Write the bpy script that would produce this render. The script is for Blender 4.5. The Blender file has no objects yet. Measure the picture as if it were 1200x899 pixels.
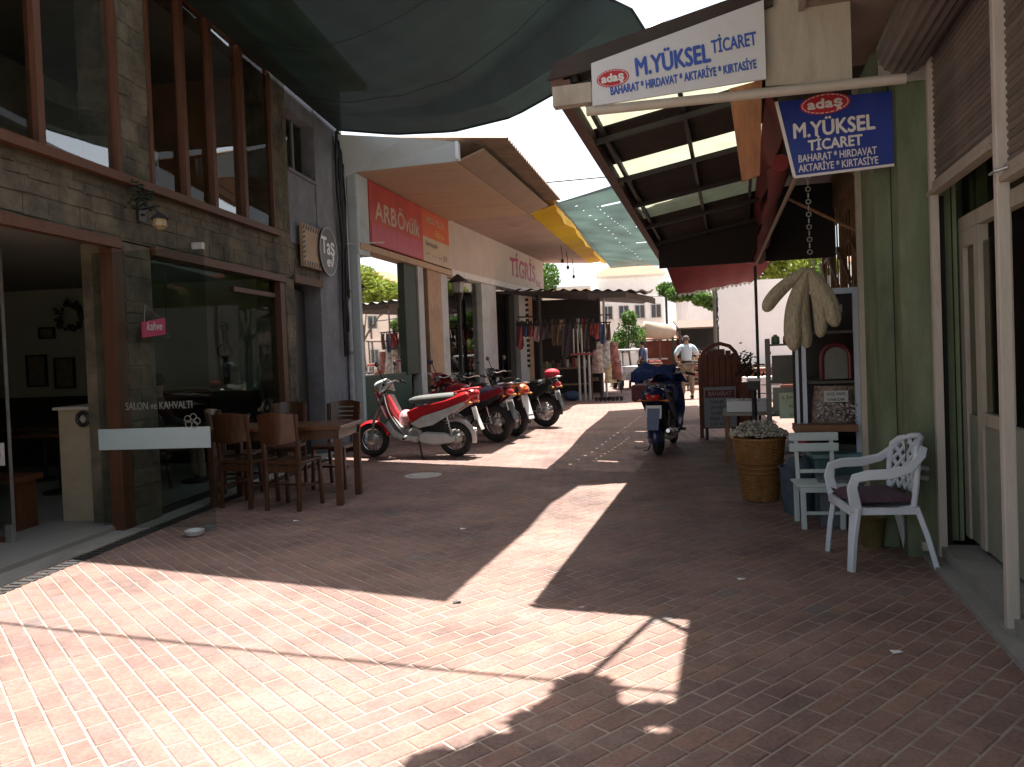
import bpy, bmesh, math, random
from mathutils import Vector, Matrix
random.seed(7)
SC = bpy.context.scene
COL = SC.collection
R_ = math.radians
# ------------------------------------------------------------------ camera
EYE = Vector((0, 0, 1.55))
YAW, PIT, ROL = R_(6.84), R_(-1.2), R_(2.2)
FPX, SHY = 900.0, 18.8
fw = Vector((-math.sin(YAW)*math.cos(PIT), math.cos(YAW)*math.cos(PIT), math.sin(PIT)))
r0 = Vector((math.cos(YAW), math.sin(YAW), 0)); u0 = r0.cross(fw)
rt = r0*math.cos(ROL) - u0*math.sin(ROL); up = u0*math.cos(ROL) + r0*math.sin(ROL)
cam = bpy.data.objects.new('camera', bpy.data.cameras.new('camera')); COL.objects.link(cam)
m = Matrix((rt, up, -fw)).transposed().to_4x4(); m.translation = EYE
cam.matrix_world = m
cam.data.sensor_width = 36; cam.data.lens = 36*FPX/1200; cam.data.shift_y = -SHY/1200
cam.data.clip_start = .05; cam.data.clip_end = 2000
SC.camera = cam
# ------------------------------------------------------------------ world, sun, exposure
SUN = Vector((.05, .28, 1)).normalized()
w = bpy.data.worlds.new("World"); SC.world = w; w.use_nodes = True
nt = w.node_tree; bg = nt.nodes['Background']
sky = nt.nodes.new('ShaderNodeTexSky'); sky.sky_type = 'NISHITA'; sky.sun_disc = False
sky.sun_elevation = math.asin(SUN.z); sky.sun_rotation = math.atan2(SUN.x, SUN.y)
sky.dust_density = 3.0; sky.air_density = 1.0; sky.ozone_density = 1.0
hs_ = nt.nodes.new('ShaderNodeHueSaturation'); hs_.inputs['Saturation'].default_value = .42
nt.links.new(sky.outputs[0], hs_.inputs['Color']); nt.links.new(hs_.outputs[0], bg.inputs[0]); bg.inputs[1].default_value = .098
sun = bpy.data.objects.new('sun', bpy.data.lights.new('sun', 'SUN')); COL.objects.link(sun)
sun.data.energy = 5.0; sun.data.angle = R_(.5); sun.data.color = (1, .95, .87)
sun.rotation_euler = (-SUN).to_track_quat('-Z', 'Y').to_euler(); sun.location = (3, 6, 20)
SC.view_settings.view_transform = 'Standard'; SC.view_settings.look = 'None'
SC.view_settings.exposure = 1.72; SC.view_settings.gamma = 1
SC.cycles.max_bounces = 7; SC.cycles.transparent_max_bounces = 12

# ------------------------------------------------------------------ helpers
def V(*a): return Vector(a[0] if len(a) == 1 else a)
def wm(o):
    M = Matrix.Identity(4)
    while o is not None:
        M = o.matrix_basis @ M; o = o.parent
    return M
def setp(o, label=None, cat=None, group=None, kind=None):
    if label: o['label'] = label
    if cat: o['category'] = cat
    if group: o['group'] = group
    if kind: o['kind'] = kind
    return o
def thing(name, label, cat, loc=(0, 0, 0), rz=0, group=None, sc=1):
    o = bpy.data.objects.new(name, None); COL.objects.link(o); o.empty_display_size = .1
    o.location = loc; o.rotation_euler = (0, 0, rz); o.scale = (sc, sc, sc)
    return setp(o, label, cat, group)
def kids(o): return [c for c in COL.objects if c.parent is o]
def dup(root, loc, rz, label, group=None, sc=None):
    def cp(o, par):
        c = o.copy(); COL.objects.link(c); c.parent = par
        for ch in kids(o): cp(ch, c)
        return c
    src = list(kids(root))
    r = root.copy(); COL.objects.link(r); r.location = loc; r.rotation_euler = (0, 0, rz)
    if sc: r.scale = (sc, sc, sc)
    r['label'] = label
    if group: r['group'] = group
    for ch in src: cp(ch, r)
    return r
class MB:
    def __init__(s, M=None): s.v = []; s.f = []; s.M = M; s.cols = None
    def add(s, vs, fs):
        n = len(s.v)
        for p in vs:
            p = Vector(p)
            s.v.append(s.M @ p if s.M else p)
        s.f += [tuple(i+n for i in f) for f in fs]; return s
    def box(s, a, b, T=None):
        x0, y0, z0 = [min(a[i], b[i]) for i in range(3)]; x1, y1, z1 = [max(a[i], b[i]) for i in range(3)]
        vs = [V(x0,y0,z0),V(x1,y0,z0),V(x1,y1,z0),V(x0,y1,z0),V(x0,y0,z1),V(x1,y0,z1),V(x1,y1,z1),V(x0,y1,z1)]
        if T: vs = [T @ p for p in vs]
        return s.add(vs, [(0,3,2,1),(4,5,6,7),(0,1,5,4),(1,2,6,5),(2,3,7,6),(3,0,4,7)])
    def tube(s, pts, r, n=8, cap=True):
        pts = [Vector(p) for p in pts]; rs = r if isinstance(r, (list, tuple)) else [r]*len(pts)
        vs = []; fs = []; prev = None
        for i, p in enumerate(pts):
            d = (pts[min(i+1, len(pts)-1)] - pts[max(i-1, 0)])
            d = d.normalized() if d.length > 1e-9 else V(0,0,1)
            a = prev if prev is not None else (V(0,0,1) if abs(d.z) < .9 else V(1,0,0))
            x = (a - d*a.dot(d)); x = x.normalized() if x.length > 1e-6 else d.orthogonal().normalized()
            prev = x; y = d.cross(x)
            for k in range(n):
                t = 2*math.pi*k/n; vs.append(p + (x*math.cos(t) + y*math.sin(t))*rs[i])
        for i in range(len(pts)-1):
            for k in range(n):
                fs.append((i*n+k, i*n+(k+1) % n, (i+1)*n+(k+1) % n, (i+1)*n+k))
        if cap: fs.append(tuple(range(n-1, -1, -1))); fs.append(tuple((len(pts)-1)*n+k for k in range(n)))
        return s.add(vs, fs)
    def flat(s, pts, wd, th, n=(0,0,1)):
        """strip of rectangular section following pts: width wd across, thickness th along n"""
        pts = [Vector(p) for p in pts]; n = Vector(n).normalized(); vs = []; fs = []
        ws = wd if isinstance(wd, (list, tuple)) else [wd]*len(pts)
        for i, p in enumerate(pts):
            d = (pts[min(i+1, len(pts)-1)] - pts[max(i-1, 0)]).normalized()
            sd = d.cross(n); sd = sd.normalized() if sd.length > 1e-6 else V(1,0,0); nn = sd.cross(d)
            for a, b in ((-1,-1),(1,-1),(1,1),(-1,1)): vs.append(p + sd*a*ws[i]/2 + nn*b*th/2)
        for i in range(len(pts)-1):
            for k in range(4): fs.append((i*4+k, i*4+(k+1) % 4, (i+1)*4+(k+1) % 4, (i+1)*4+k))
        fs.append((3,2,1,0)); e = (len(pts)-1)*4; fs.append((e, e+1, e+2, e+3))
        return s.add(vs, fs)
    def lathe(s, prof, c=(0,0,0), n=16, ax='z', cap=True):
        c = Vector(c); vs = []; fs = []
        for r, h in prof:
            for k in range(n):
                t = 2*math.pi*k/n; a, b = r*math.cos(t), r*math.sin(t)
                vs.append(c + (V(a,b,h) if ax == 'z' else V(a,h,b) if ax == 'y' else V(h,a,b)))
        for i in range(len(prof)-1):
            for k in range(n): fs.append((i*n+k, i*n+(k+1) % n, (i+1)*n+(k+1) % n, (i+1)*n+k))
        if cap: fs.append(tuple(range(n-1,-1,-1))); fs.append(tuple((len(prof)-1)*n+k for k in range(n)))
        return s.add(vs, fs)
    def torus(s, c, R, r, n=20, m=8, ax='y', sx=1):
        vs = []; fs = []; c = Vector(c)
        for i in range(n):
            t = 2*math.pi*i/n
            for k in range(m):
                q = 2*math.pi*k/m; rr = R + r*math.cos(q); h = r*math.sin(q)*sx; a, b = rr*math.cos(t), rr*math.sin(t)
                vs.append(c + (V(a,b,h) if ax == 'z' else V(a,h,b) if ax == 'y' else V(h,a,b)))
        for i in range(n):
            for k in range(m): fs.append((i*m+k, ((i+1) % n)*m+k, ((i+1) % n)*m+(k+1) % m, i*m+(k+1) % m))
        return s.add(vs, fs)
    def ell(s, c, r, n=12, m=8, T=None):
        vs = []; fs = []; c = Vector(c)
        for j in range(m+1):
            ph = math.pi*j/m
            for k in range(n):
                t = 2*math.pi*k/n; p = V(r[0]*math.sin(ph)*math.cos(t), r[1]*math.sin(ph)*math.sin(t), r[2]*math.cos(ph))
                if T: p = T @ p
                vs.append(c + p)
        for j in range(m):
            for k in range(n): fs.append((j*n+k, (j+1)*n+k, (j+1)*n+(k+1) % n, j*n+(k+1) % n))
        return s.add(vs, fs)
    def prism(s, poly, d):
        """poly: list of 3D points, extruded by vector d"""
        n = len(poly); d = Vector(d); vs = [Vector(p) for p in poly] + [Vector(p)+d for p in poly]
        fs = [tuple(range(n-1,-1,-1)), tuple(range(n, 2*n))] + [(k, (k+1) % n, n+(k+1) % n, n+k) for k in range(n)]
        return s.add(vs, fs)
    def grid(s, fn, nu, nv, th=0):
        vs = [Vector(fn(i/nu, j/nv)) for j in range(nv+1) for i in range(nu+1)]
        fs = [(j*(nu+1)+i, j*(nu+1)+i+1, (j+1)*(nu+1)+i+1, (j+1)*(nu+1)+i) for j in range(nv) for i in range(nu)]
        if th:
            n = len(vs); nrm = (vs[1]-vs[0]).cross(vs[nu+1]-vs[0]).normalized()*th
            vs += [p+nrm for p in vs]; fs += [tuple(reversed([k+n for k in f])) for f in fs]
            ring = [i for i in range(nu+1)] + [j*(nu+1)+nu for j in range(1, nv+1)] + [nv*(nu+1)+i for i in range(nu-1,-1,-1)] + [j*(nu+1) for j in range(nv-1,0,-1)]
            for a, b in zip(ring, ring[1:]+ring[:1]): fs.append((a, b, b+n, a+n)[::-1])
        return s.add(vs, fs)
    def build(s, name, mt, parent=None, world=False, smooth=False, bev=0, **k):
        me = bpy.data.meshes.new(name)
        vs = s.v
        if parent is not None and world:
            I = wm(parent).inverted(); vs = [I @ p for p in vs]
        elif world is False and parent is None: pass
        me.from_pydata([tuple(p) for p in vs], [], s.f); me.update()
        bm = bmesh.new(); bm.from_mesh(me); bmesh.ops.recalc_face_normals(bm, faces=bm.faces)
        bm.to_mesh(me); bm.free()
        if smooth:
            for p in me.polygons: p.use_smooth = True
            try: me.set_sharp_from_angle(angle=R_(40))
            except Exception: pass
        o = bpy.data.objects.new(name, me); COL.objects.link(o)
        if mt: me.materials.append(mt)
        if parent is not None: o.parent = parent
        if bev:
            b = o.modifiers.new('Bevel', 'BEVEL'); b.width = bev; b.segments = 2; b.limit_method = 'ANGLE'
        return setp(o, **k)
def part(name, mt, parent, fn, **k):
    b = MB(); fn(b); return b.build(name, mt, parent, **k)
def tag_mesh(o, label, cat, group=None, kind=None): return setp(o, label, cat, group, kind)

# ------------------------------------------------------------------ materials
MATS = {}
def mat(name, col, rough=.7, var=.15, scale=6, bump=0, bscale=40, metal=0, col2=None, stains=0, stain_col=(.05,.045,.04), alpha=1, trans=0, spec=.4, emit=None, coat=0, stretch=None, rnd=0):
    if name in MATS: return MATS[name]
    mt = bpy.data.materials.new(name); mt.use_nodes = True; n = mt.node_tree; N = n.nodes; L = n.links
    p = N['Principled BSDF']; p.inputs['Roughness'].default_value = rough; p.inputs['Metallic'].default_value = metal
    p.inputs['Specular IOR Level'].default_value = spec
    tc = N.new('ShaderNodeTexCoord'); src = tc.outputs['Object']
    if stretch:
        mp = N.new('ShaderNodeMapping'); mp.inputs['Scale'].default_value = stretch; L.new(src, mp.inputs[0]); src = mp.outputs[0]
    nz = N.new('ShaderNodeTexNoise'); nz.inputs['Scale'].default_value = scale; nz.inputs['Detail'].default_value = 6; nz.inputs['Roughness'].default_value = .65
    L.new(src, nz.inputs['Vector'])
    cr = N.new('ShaderNodeValToRGB'); c = Vector(col[:3]); d = Vector(col2[:3]) if col2 else c
    lo = c*(1-var); hi = d*(1+var)
    cr.color_ramp.elements[0].position = .3; cr.color_ramp.elements[1].position = .7
    cr.color_ramp.elements[0].color = (*lo, 1); cr.color_ramp.elements[1].color = (min(hi[0],.95), min(hi[1],.95), min(hi[2],.95), 1)
    L.new(nz.outputs['Fac'], cr.inputs[0]); out = cr.outputs[0]
    if stains:
        n2 = N.new('ShaderNodeTexNoise'); n2.inputs['Scale'].default_value = scale*.45; n2.inputs['Detail'].default_value = 9; n2.inputs['Roughness'].default_value = .72; L.new(src, n2.inputs['Vector'])
        r2 = N.new('ShaderNodeValToRGB'); r2.color_ramp.elements[0].position = .5; r2.color_ramp.elements[1].position = .68
        L.new(n2.outputs['Fac'], r2.inputs[0])
        ml = N.new('ShaderNodeMath'); ml.operation = 'MULTIPLY'; ml.inputs[1].default_value = stains; L.new(r2.outputs[0], ml.inputs[0])
        mx = N.new('ShaderNodeMixRGB'); L.new(ml.outputs[0], mx.inputs[0]); L.new(out, mx.inputs[1]); mx.inputs[2].default_value = (*stain_col, 1); out = mx.outputs[0]
    if rnd:
        oi = N.new('ShaderNodeObjectInfo'); hs = N.new('ShaderNodeHueSaturation')
        mr = N.new('ShaderNodeMapRange'); mr.inputs[3].default_value = 1-rnd; mr.inputs[4].default_value = 1+rnd
        L.new(oi.outputs['Random'], mr.inputs[0]); L.new(mr.outputs[0], hs.inputs['Value']); L.new(out, hs.inputs['Color']); out = hs.outputs[0]
    L.new(out, p.inputs['Base Color'])
    rr = N.new('ShaderNodeMapRange'); rr.inputs[3].default_value = max(rough-.12, .02); rr.inputs[4].default_value = min(rough+.12, 1)
    L.new(nz.outputs['Fac'], rr.inputs[0]); L.new(rr.outputs[0], p.inputs['Roughness'])
    if bump:
        n3 = N.new('ShaderNodeTexNoise'); n3.inputs['Scale'].default_value = bscale; n3.inputs['Detail'].default_value = 5; L.new(src, n3.inputs['Vector'])
        b = N.new('ShaderNodeBump'); b.inputs['Strength'].default_value = bump; b.inputs['Distance'].default_value = .02
        L.new(n3.outputs['Fac'], b.inputs['Height']); L.new(b.outputs[0], p.inputs['Normal'])
    if trans:   # thin sheet that lets diffuse light through
        t = N.new('ShaderNodeBsdfTranslucent'); L.new(out, t.inputs[0])
        mx = N.new('ShaderNodeMixShader'); mx.inputs[0].default_value = trans
        L.new(p.outputs[0], mx.inputs[1]); L.new(t.outputs[0], mx.inputs[2]); L.new(mx.outputs[0], N['Material Output'].inputs[0])
        last = mx.outputs[0]
    else: last = p.outputs[0]
    if alpha < 1:
        t = N.new('ShaderNodeBsdfTransparent'); mx = N.new('ShaderNodeMixShader'); mx.inputs[0].default_value = alpha
        L.new(t.outputs[0], mx.inputs[1]); L.new(last, mx.inputs[2]); L.new(mx.outputs[0], N['Material Output'].inputs[0])
    if coat: p.inputs['Coat Weight'].default_value = coat; p.inputs['Coat Roughness'].default_value = .08
    if emit: p.inputs['Emission Color'].default_value = (*emit, 1); p.inputs['Emission Strength'].default_value = 1
    MATS[name] = mt; return mt
def glass(name, tint=(.75,.8,.78), refl=1.0, thick=.35):
    """thin pane: transparent, a slight tint, fresnel mirror"""
    if name in MATS: return MATS[name]
    mt = bpy.data.materials.new(name); mt.use_nodes = True; n = mt.node_tree; N = n.nodes; L = n.links; N.remove(N['Principled BSDF'])
    tr = N.new('ShaderNodeBsdfTransparent'); tr.inputs[0].default_value = (*tint, 1)
    gl = N.new('ShaderNodeBsdfGlossy'); gl.inputs['Roughness'].default_value = .02; gl.inputs[0].default_value = (.95,.97,.96,1)
    fr = N.new('ShaderNodeFresnel'); fr.inputs[0].default_value = 1.52
    ma = N.new('ShaderNodeMath'); ma.operation = 'MULTIPLY_ADD'; ma.inputs[1].default_value = refl*1.6; ma.inputs[2].default_value = .006; ma.use_clamp = True
    tc = N.new('ShaderNodeTexCoord'); nz = N.new('ShaderNodeTexNoise'); nz.inputs['Scale'].default_value = .9; nz.inputs['Detail'].default_value = 1; L.new(tc.outputs['Object'], nz.inputs[0])
    b = N.new('ShaderNodeBump'); b.inputs['Strength'].default_value = .12; b.inputs['Distance'].default_value = .02; L.new(nz.outputs[0], b.inputs['Height']); L.new(b.outputs[0], gl.inputs['Normal'])
    mx = N.new('ShaderNodeMixShader'); L.new(fr.outputs[0], ma.inputs[0]); L.new(ma.outputs[0], mx.inputs[0])
    L.new(tr.outputs[0], mx.inputs[1]); L.new(gl.outputs[0], mx.inputs[2]); L.new(mx.outputs[0], N['Material Output'].inputs[0])
    MATS[name] = mt; return mt
def netmat(name, col, hole, trans, wsc=160):
    mt = bpy.data.materials.new(name); mt.use_nodes = True; n = mt.node_tree; N = n.nodes; L = n.links
    p = N['Principled BSDF']; p.inputs['Roughness'].default_value = .75
    tc = N.new('ShaderNodeTexCoord')
    mp = N.new('ShaderNodeMapping'); mp.inputs['Rotation'].default_value = (0,0,.5); L.new(tc.outputs['Object'], mp.inputs[0])
    nz = N.new('ShaderNodeTexNoise'); nz.inputs['Scale'].default_value = 1.3; nz.inputs['Detail'].default_value = 7; L.new(mp.outputs[0], nz.inputs[0])
    wv = N.new('ShaderNodeTexWave'); wv.inputs['Scale'].default_value = .5; wv.inputs['Distortion'].default_value = 9; wv.inputs['Detail'].default_value = 4; L.new(mp.outputs[0], wv.inputs[0])
    fn = N.new('ShaderNodeTexNoise'); fn.inputs['Scale'].default_value = wsc; fn.inputs['Detail'].default_value = 2; L.new(mp.outputs[0], fn.inputs[0])
    mm = N.new('ShaderNodeMath'); mm.operation = 'MULTIPLY_ADD'; mm.inputs[1].default_value = .12; L.new(wv.outputs['Fac'], mm.inputs[0]); L.new(nz.outputs[0], mm.inputs[2])
    m2 = N.new('ShaderNodeMath'); m2.operation = 'MULTIPLY_ADD'; m2.inputs[1].default_value = .4; L.new(fn.outputs[0], m2.inputs[0]); L.new(mm.outputs[0], m2.inputs[2])
    cr = N.new('ShaderNodeValToRGB'); cr.color_ramp.elements[0].position = .5; cr.color_ramp.elements[1].position = 1.1
    c = Vector(col); cr.color_ramp.elements[0].color = (*(c*.6), 1); cr.color_ramp.elements[1].color = (*(c*1.7), 1)
    cr.color_ramp.elements[1].position = 1.0
    L.new(m2.outputs[0], cr.inputs[0]); L.new(cr.outputs[0], p.inputs['Base Color'])
    t = N.new('ShaderNodeBsdfTranslucent'); L.new(cr.outputs[0], t.inputs[0])
    mx = N.new('ShaderNodeMixShader'); mx.inputs[0].default_value = trans; L.new(p.outputs[0], mx.inputs[1]); L.new(t.outputs[0], mx.inputs[2])
    tp = N.new('ShaderNodeBsdfTransparent'); m3 = N.new('ShaderNodeMixShader'); m3.inputs[0].default_value = 1-hole
    L.new(tp.outputs[0], m3.inputs[1]); L.new(mx.outputs[0], m3.inputs[2]); L.new(m3.outputs[0], N['Material Output'].inputs[0])
    MATS[name] = mt; return mt

ORWOOD = mat('orange_wood', (.10,.038,.017), .5, .3, 5, .3, 60, stretch=(6,6,.7))
DKWOOD = mat('dark_chair_wood', (.075,.03,.013), .35, .35, 8, .1, 60, stretch=(5,5,1), coat=.3)
STONE = mat('stone_cladding', (.06,.056,.045), .85, .5, 2.2, 1.0, 11, stains=.7, stain_col=(.018,.02,.016), col2=(.13,.11,.075))
PLAST = mat('grey_plaster', (.19,.2,.225), .9, .25, 3, .5, 18, stains=.4, stain_col=(.12,.11,.1))
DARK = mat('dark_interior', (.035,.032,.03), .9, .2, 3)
CREAMW = mat('cream_wall', (.42,.4,.34), .85, .12, 2, .2, 30, stains=.25, stain_col=(.25,.22,.18))
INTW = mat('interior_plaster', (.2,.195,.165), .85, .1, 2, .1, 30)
GLASS = glass('window_glass'); GLASSD = glass('upper_window_glass', (.75,.75,.7), .15)
GLASSC = glass('clear_door_glass', (.8,.84,.82), .008)
FROST = mat('frosted_band', (.55,.68,.70), .5, .05, 2, trans=.3)
BLACK = mat('black_plastic', (.02,.02,.022), .45, .2, 20)
RUBBER = mat('rubber', (.025,.025,.026), .8, .25, 30, .2, 80)
CHROME = mat('chrome', (.6,.6,.6), .25, .1, 10, metal=1)
STEEL = mat('galvanised_steel', (.38,.38,.37), .45, .2, 8, metal=.7, stains=.3, stain_col=(.12,.08,.05))
WHITEP = mat('white_paint', (.72,.74,.76), .5, .06, 4, .05, 30, stains=.2, stain_col=(.4,.38,.34))
IVORY = mat('ivory_paint', (.40,.37,.30), .7, .12, 3, .2, 30, stains=.5, stain_col=(.18,.14,.1), stretch=(3,3,.6))
GREENW = mat('green_wall', (.105,.145,.078), .85, .35, 2.4, .25, 25, stains=.35, stain_col=(.15,.13,.08), col2=(.14,.175,.11), stretch=(1.5,1.5,.5))
GREEND = mat('green_wall_dark', (.2,.26,.15), .8, .2, 3, .25, 25, stains=.3, stain_col=(.07,.07,.05))
SOFF = mat('soffit_plaster', (.27,.21,.17), .9, .15, 2, .2, 20, stains=.4, stain_col=(.2,.17,.14))
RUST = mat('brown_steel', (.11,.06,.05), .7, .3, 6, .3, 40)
CANOPY = mat('canopy_board', (.48,.33,.22), .85, .1, 1.8, .15, 15, stains=.25, stain_col=(.3,.17,.1), stretch=(.5,3,1))
CANOPYR = mat('canopy_roof_tin', (.26,.16,.11), .7, .25, 4, .2, 30)
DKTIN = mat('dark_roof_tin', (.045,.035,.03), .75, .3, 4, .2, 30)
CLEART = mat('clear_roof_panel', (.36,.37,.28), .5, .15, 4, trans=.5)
YELLOW = mat('yellow_awning_vinyl', (.85,.60,.01), .55, .08, 4, .1, 20, trans=.5)
REDC = mat('red_awning_cloth', (.22,.035,.04), .8, .2, 3, .2, 30, trans=.15)
CONC = mat('concrete', (.26,.25,.23), .9, .2, 4, .4, 30, stains=.4, stain_col=(.1,.09,.08))
MORTAR = mat('sand_joint', (.30,.245,.20), .95, .25, 5, .4, 60, stains=.5, stain_col=(.15,.115,.10))

# ------------------------------------------------------------------ street frames
FR_O = V(-.26, 5.69, 0); A_ = math.radians(9.5)
FR = Matrix.Translation(FR_O) @ Matrix.Rotation(-A_, 4, 'Z')      # right-hand shops: u across, v along the lane
def RP(u, v, z): return FR @ V(u, v, z)
def frame(o, ang): return Matrix.Translation(Vector(o)) @ Matrix.Rotation(-math.radians(ang), 4, 'Z')
L2 = frame((-4.4, 13.5, 0), 6)       # left shop one (u toward the street, v along)
L3 = frame((-3.84, 18.9, 0), 10)

# text as mesh ------------------------------------------------------------
def text(name, s, size, mt, parent, M, width=None, shear=0, th=.0015, bold=0, align='CENTER', **k):
    cu = bpy.data.curves.new(name, 'FONT'); cu.body = s; cu.size = size; cu.align_x = align; cu.align_y = 'CENTER'
    cu.extrude = th; cu.shear = shear; cu.resolution_u = 3
    t = bpy.data.objects.new(name, cu); me = bpy.data.meshes.new_from_object(t)
    bpy.data.objects.remove(t)
    xs = [v.co.x for v in me.vertices]
    if xs and width:
        f = width/(max(xs)-min(xs)+1e-9)
        for v in me.vertices: v.co.x *= f
    if bold:
        bm = bmesh.new(); 
        for i, (dx, dy) in enumerate(((0,0),(bold,0),(-bold,0),(0,bold),(0,-bold))):
            m2_ = me.copy(); m2_.transform(Matrix.Translation((dx,dy,.0002*i))); bm.from_mesh(m2_); bpy.data.meshes.remove(m2_)
        bm.to_mesh(me); bm.free()
    I = wm(parent).inverted() if parent is not None else Matrix.Identity(4)
    me.transform(I @ M); me.materials.clear(); me.materials.append(mt)
    o = bpy.data.objects.new(name, me); COL.objects.link(o)
    if parent is not None: o.parent = parent
    return setp(o, **k)
def face_M(p, right, upv):
    """matrix whose x runs along right, y along up, z toward the viewer"""
    x = Vector(right).normalized(); y = Vector(upv); y = (y - x*y.dot(x)).normalized(); z = x.cross(y)
    M = Matrix((x, y, z)).transposed().to_4x4(); M.translation = Vector(p); return M
# ================================================================== GROUND
def struct(o): o['kind'] = 'structure'; return o
def sheet(name, x0, x1, y0, y1, z, mt):
    b = MB(); b.add([(x0,y0,z),(x1,y0,z),(x1,y1,z),(x0,y1,z)], [(0,1,2,3)]); return struct(b.build(name, mt))
sheet('ground', -400, 400, -200, 700, -.03, mat('dusty_ground', (.3,.25,.21), .95, .2, .5, .3, 8))
# far paving: same bricks, too far away to be told apart
fp = bpy.data.materials.new('far_brick_paving'); fp.use_nodes = True; n = fp.node_tree; N = n.nodes; L = n.links
P = N['Principled BSDF']; P.inputs['Roughness'].default_value = .8
tc = N.new('ShaderNodeTexCoord'); mp = N.new('ShaderNodeMapping'); mp.inputs['Rotation'].default_value = (0,0,R_(-45)); L.new(tc.outputs['Object'], mp.inputs[0])
bt = N.new('ShaderNodeTexBrick'); bt.inputs['Scale'].default_value = 1; bt.inputs['Brick Width'].default_value = .212; bt.inputs['Row Height'].default_value = .106; bt.inputs['Mortar Size'].default_value = .006
bt.inputs['Color1'].default_value = (.30,.17,.135,1); bt.inputs['Color2'].default_value = (.23,.12,.10,1); bt.inputs['Mortar'].default_value = (.34,.27,.22,1)
L.new(mp.outputs[0], bt.inputs[0])
nz = N.new('ShaderNodeTexNoise'); nz.inputs['Scale'].default_value = .9; nz.inputs['Detail'].default_value = 6; L.new(tc.outputs['Object'], nz.inputs[0])
mx = N.new('ShaderNodeMixRGB'); mx.blend_type = 'MULTIPLY'; mx.inputs[0].default_value = .5; L.new(bt.outputs[0], mx.inputs[1]); L.new(nz.outputs[0], mx.inputs[2]); L.new(mx.outputs[0], P.inputs[0])
gm = N.new('ShaderNodeGamma')
Y_BR = 15.0
sheet('lane_paving', -9, 9, Y_BR, 70, -.004, fp)
# near paving: every brick is geometry
BX0, BX1 = -4.36, 4.6
pv = thing('brick_pavement', None, None); pv['kind'] = 'structure'
bed = MB(); bed.add([(-9,-4,-.0026),(6,-4,-.0026),(6,Y_BR,-.0026),(-9,Y_BR,-.0026)], [(0,1,2,3)]); bed.build('sand_bed', MORTAR, pv)
bmt = bpy.data.materials.new('clay_brick_paver'); bmt.use_nodes = True; n = bmt.node_tree; N = n.nodes; L = n.links
P = N['Principled BSDF']; P.inputs['Roughness'].default_value = .72; P.inputs['Specular IOR Level'].default_value = .35
at = N.new('ShaderNodeAttribute'); at.attribute_name = 'tint'
geo = N.new('ShaderNodeNewGeometry')
n1 = N.new('ShaderNodeTexNoise'); n1.inputs['Scale'].default_value = 1.1; n1.inputs['Detail'].default_value = 8; n1.inputs['Roughness'].default_value = .7; L.new(geo.outputs['Position'], n1.inputs[0])
n2 = N.new('ShaderNodeTexNoise'); n2.inputs['Scale'].default_value = 55; n2.inputs['Detail'].default_value = 5; L.new(geo.outputs['Position'], n2.inputs[0])
cr = N.new('ShaderNodeValToRGB')
e = cr.color_ramp.elements; e[0].position = .0; e[0].color = (.21,.175,.17,1); e[1].position = 1; e[1].color = (.325,.195,.155,1)
for ps, c in ((.2,(.255,.17,.155,1)), (.5,(.275,.172,.15,1)), (.8,(.30,.18,.15,1))): q = e.new(ps); q.color = c
L.new(at.outputs['Fac'], cr.inputs[0])
sr = N.new('ShaderNodeValToRGB'); sr.color_ramp.elements[0].position = .35; sr.color_ramp.elements[0].color = (.5,.49,.5,1); sr.color_ramp.elements[1].position = .65; sr.color_ramp.elements[1].color = (1.08,1.05,1.0,1)
L.new(n1.outputs[0], sr.inputs[0])
m1 = N.new('ShaderNodeMixRGB'); m1.blend_type = 'MULTIPLY'; m1.inputs[0].default_value = 1; L.new(cr.outputs[0], m1.inputs[1]); L.new(sr.outputs[0], m1.inputs[2])
s2 = N.new('ShaderNodeValToRGB'); s2.color_ramp.elements[0].position = .38; s2.color_ramp.elements[0].color = (.7,.7,.7,1); s2.color_ramp.elements[1].position = .6; L.new(n2.outputs[0], s2.inputs[0])
m2 = N.new('ShaderNodeMixRGB'); m2.blend_type = 'MULTIPLY'; m2.inputs[0].default_value = .7; L.new(m1.outputs[0], m2.inputs[1]); L.new(s2.outputs[0], m2.inputs[2])
# pale dust in patches
n4 = N.new('ShaderNodeTexNoise'); n4.inputs['Scale'].default_value = 3.1; n4.inputs['Detail'].default_value = 10; n4.inputs['Roughness'].default_value = .8; L.new(geo.outputs['Position'], n4.inputs[0])
r4 = N.new('ShaderNodeValToRGB'); r4.color_ramp.elements[0].position = .52; r4.color_ramp.elements[1].position = .72; r4.color_ramp.elements[1].color = (.55,.55,.55,1); L.new(n4.outputs[0], r4.inputs[0])
m3 = N.new('ShaderNodeMixRGB'); L.new(r4.outputs[0], m3.inputs[0]); L.new(m2.outputs[0], m3.inputs[1]); m3.inputs[2].default_value = (.31,.235,.19,1)
L.new(m3.outputs[0], P.inputs[0])
bp = N.new('ShaderNodeBump'); bp.inputs['Strength'].default_value = .35; bp.inputs['Distance'].default_value = .004; L.new(n2.outputs[0], bp.inputs['Height']); L.new(bp.outputs[0], P.inputs['Normal'])
CELL = .106; GAP = .0045
pa = R_(1.5); ca, sa = math.cos(pa+math.pi/4), math.sin(pa+math.pi/4)
O0 = V(-1.24, 3.5, 0)
def cw(i, j): # cell coords -> world ; i along a (toward +x+y), j along b (toward -x+y)
    return V(O0.x + CELL*(i*ca - j*sa), O0.y + CELL*(i*sa + j*ca), 0)
rb = random.Random(3)
used = set(); bricks = []
def inside(p): return BX0 < p.x < BX1 and .6 < p.y < Y_BR
span = range(-130, 150)
def side(i, j): return (i + .5) - (j + .5) # >0 right of the seam
for i in span:
    for j in span:
        if side(i, j) > 0 and (i + j) % 2 == 0 or False: pass
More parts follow.
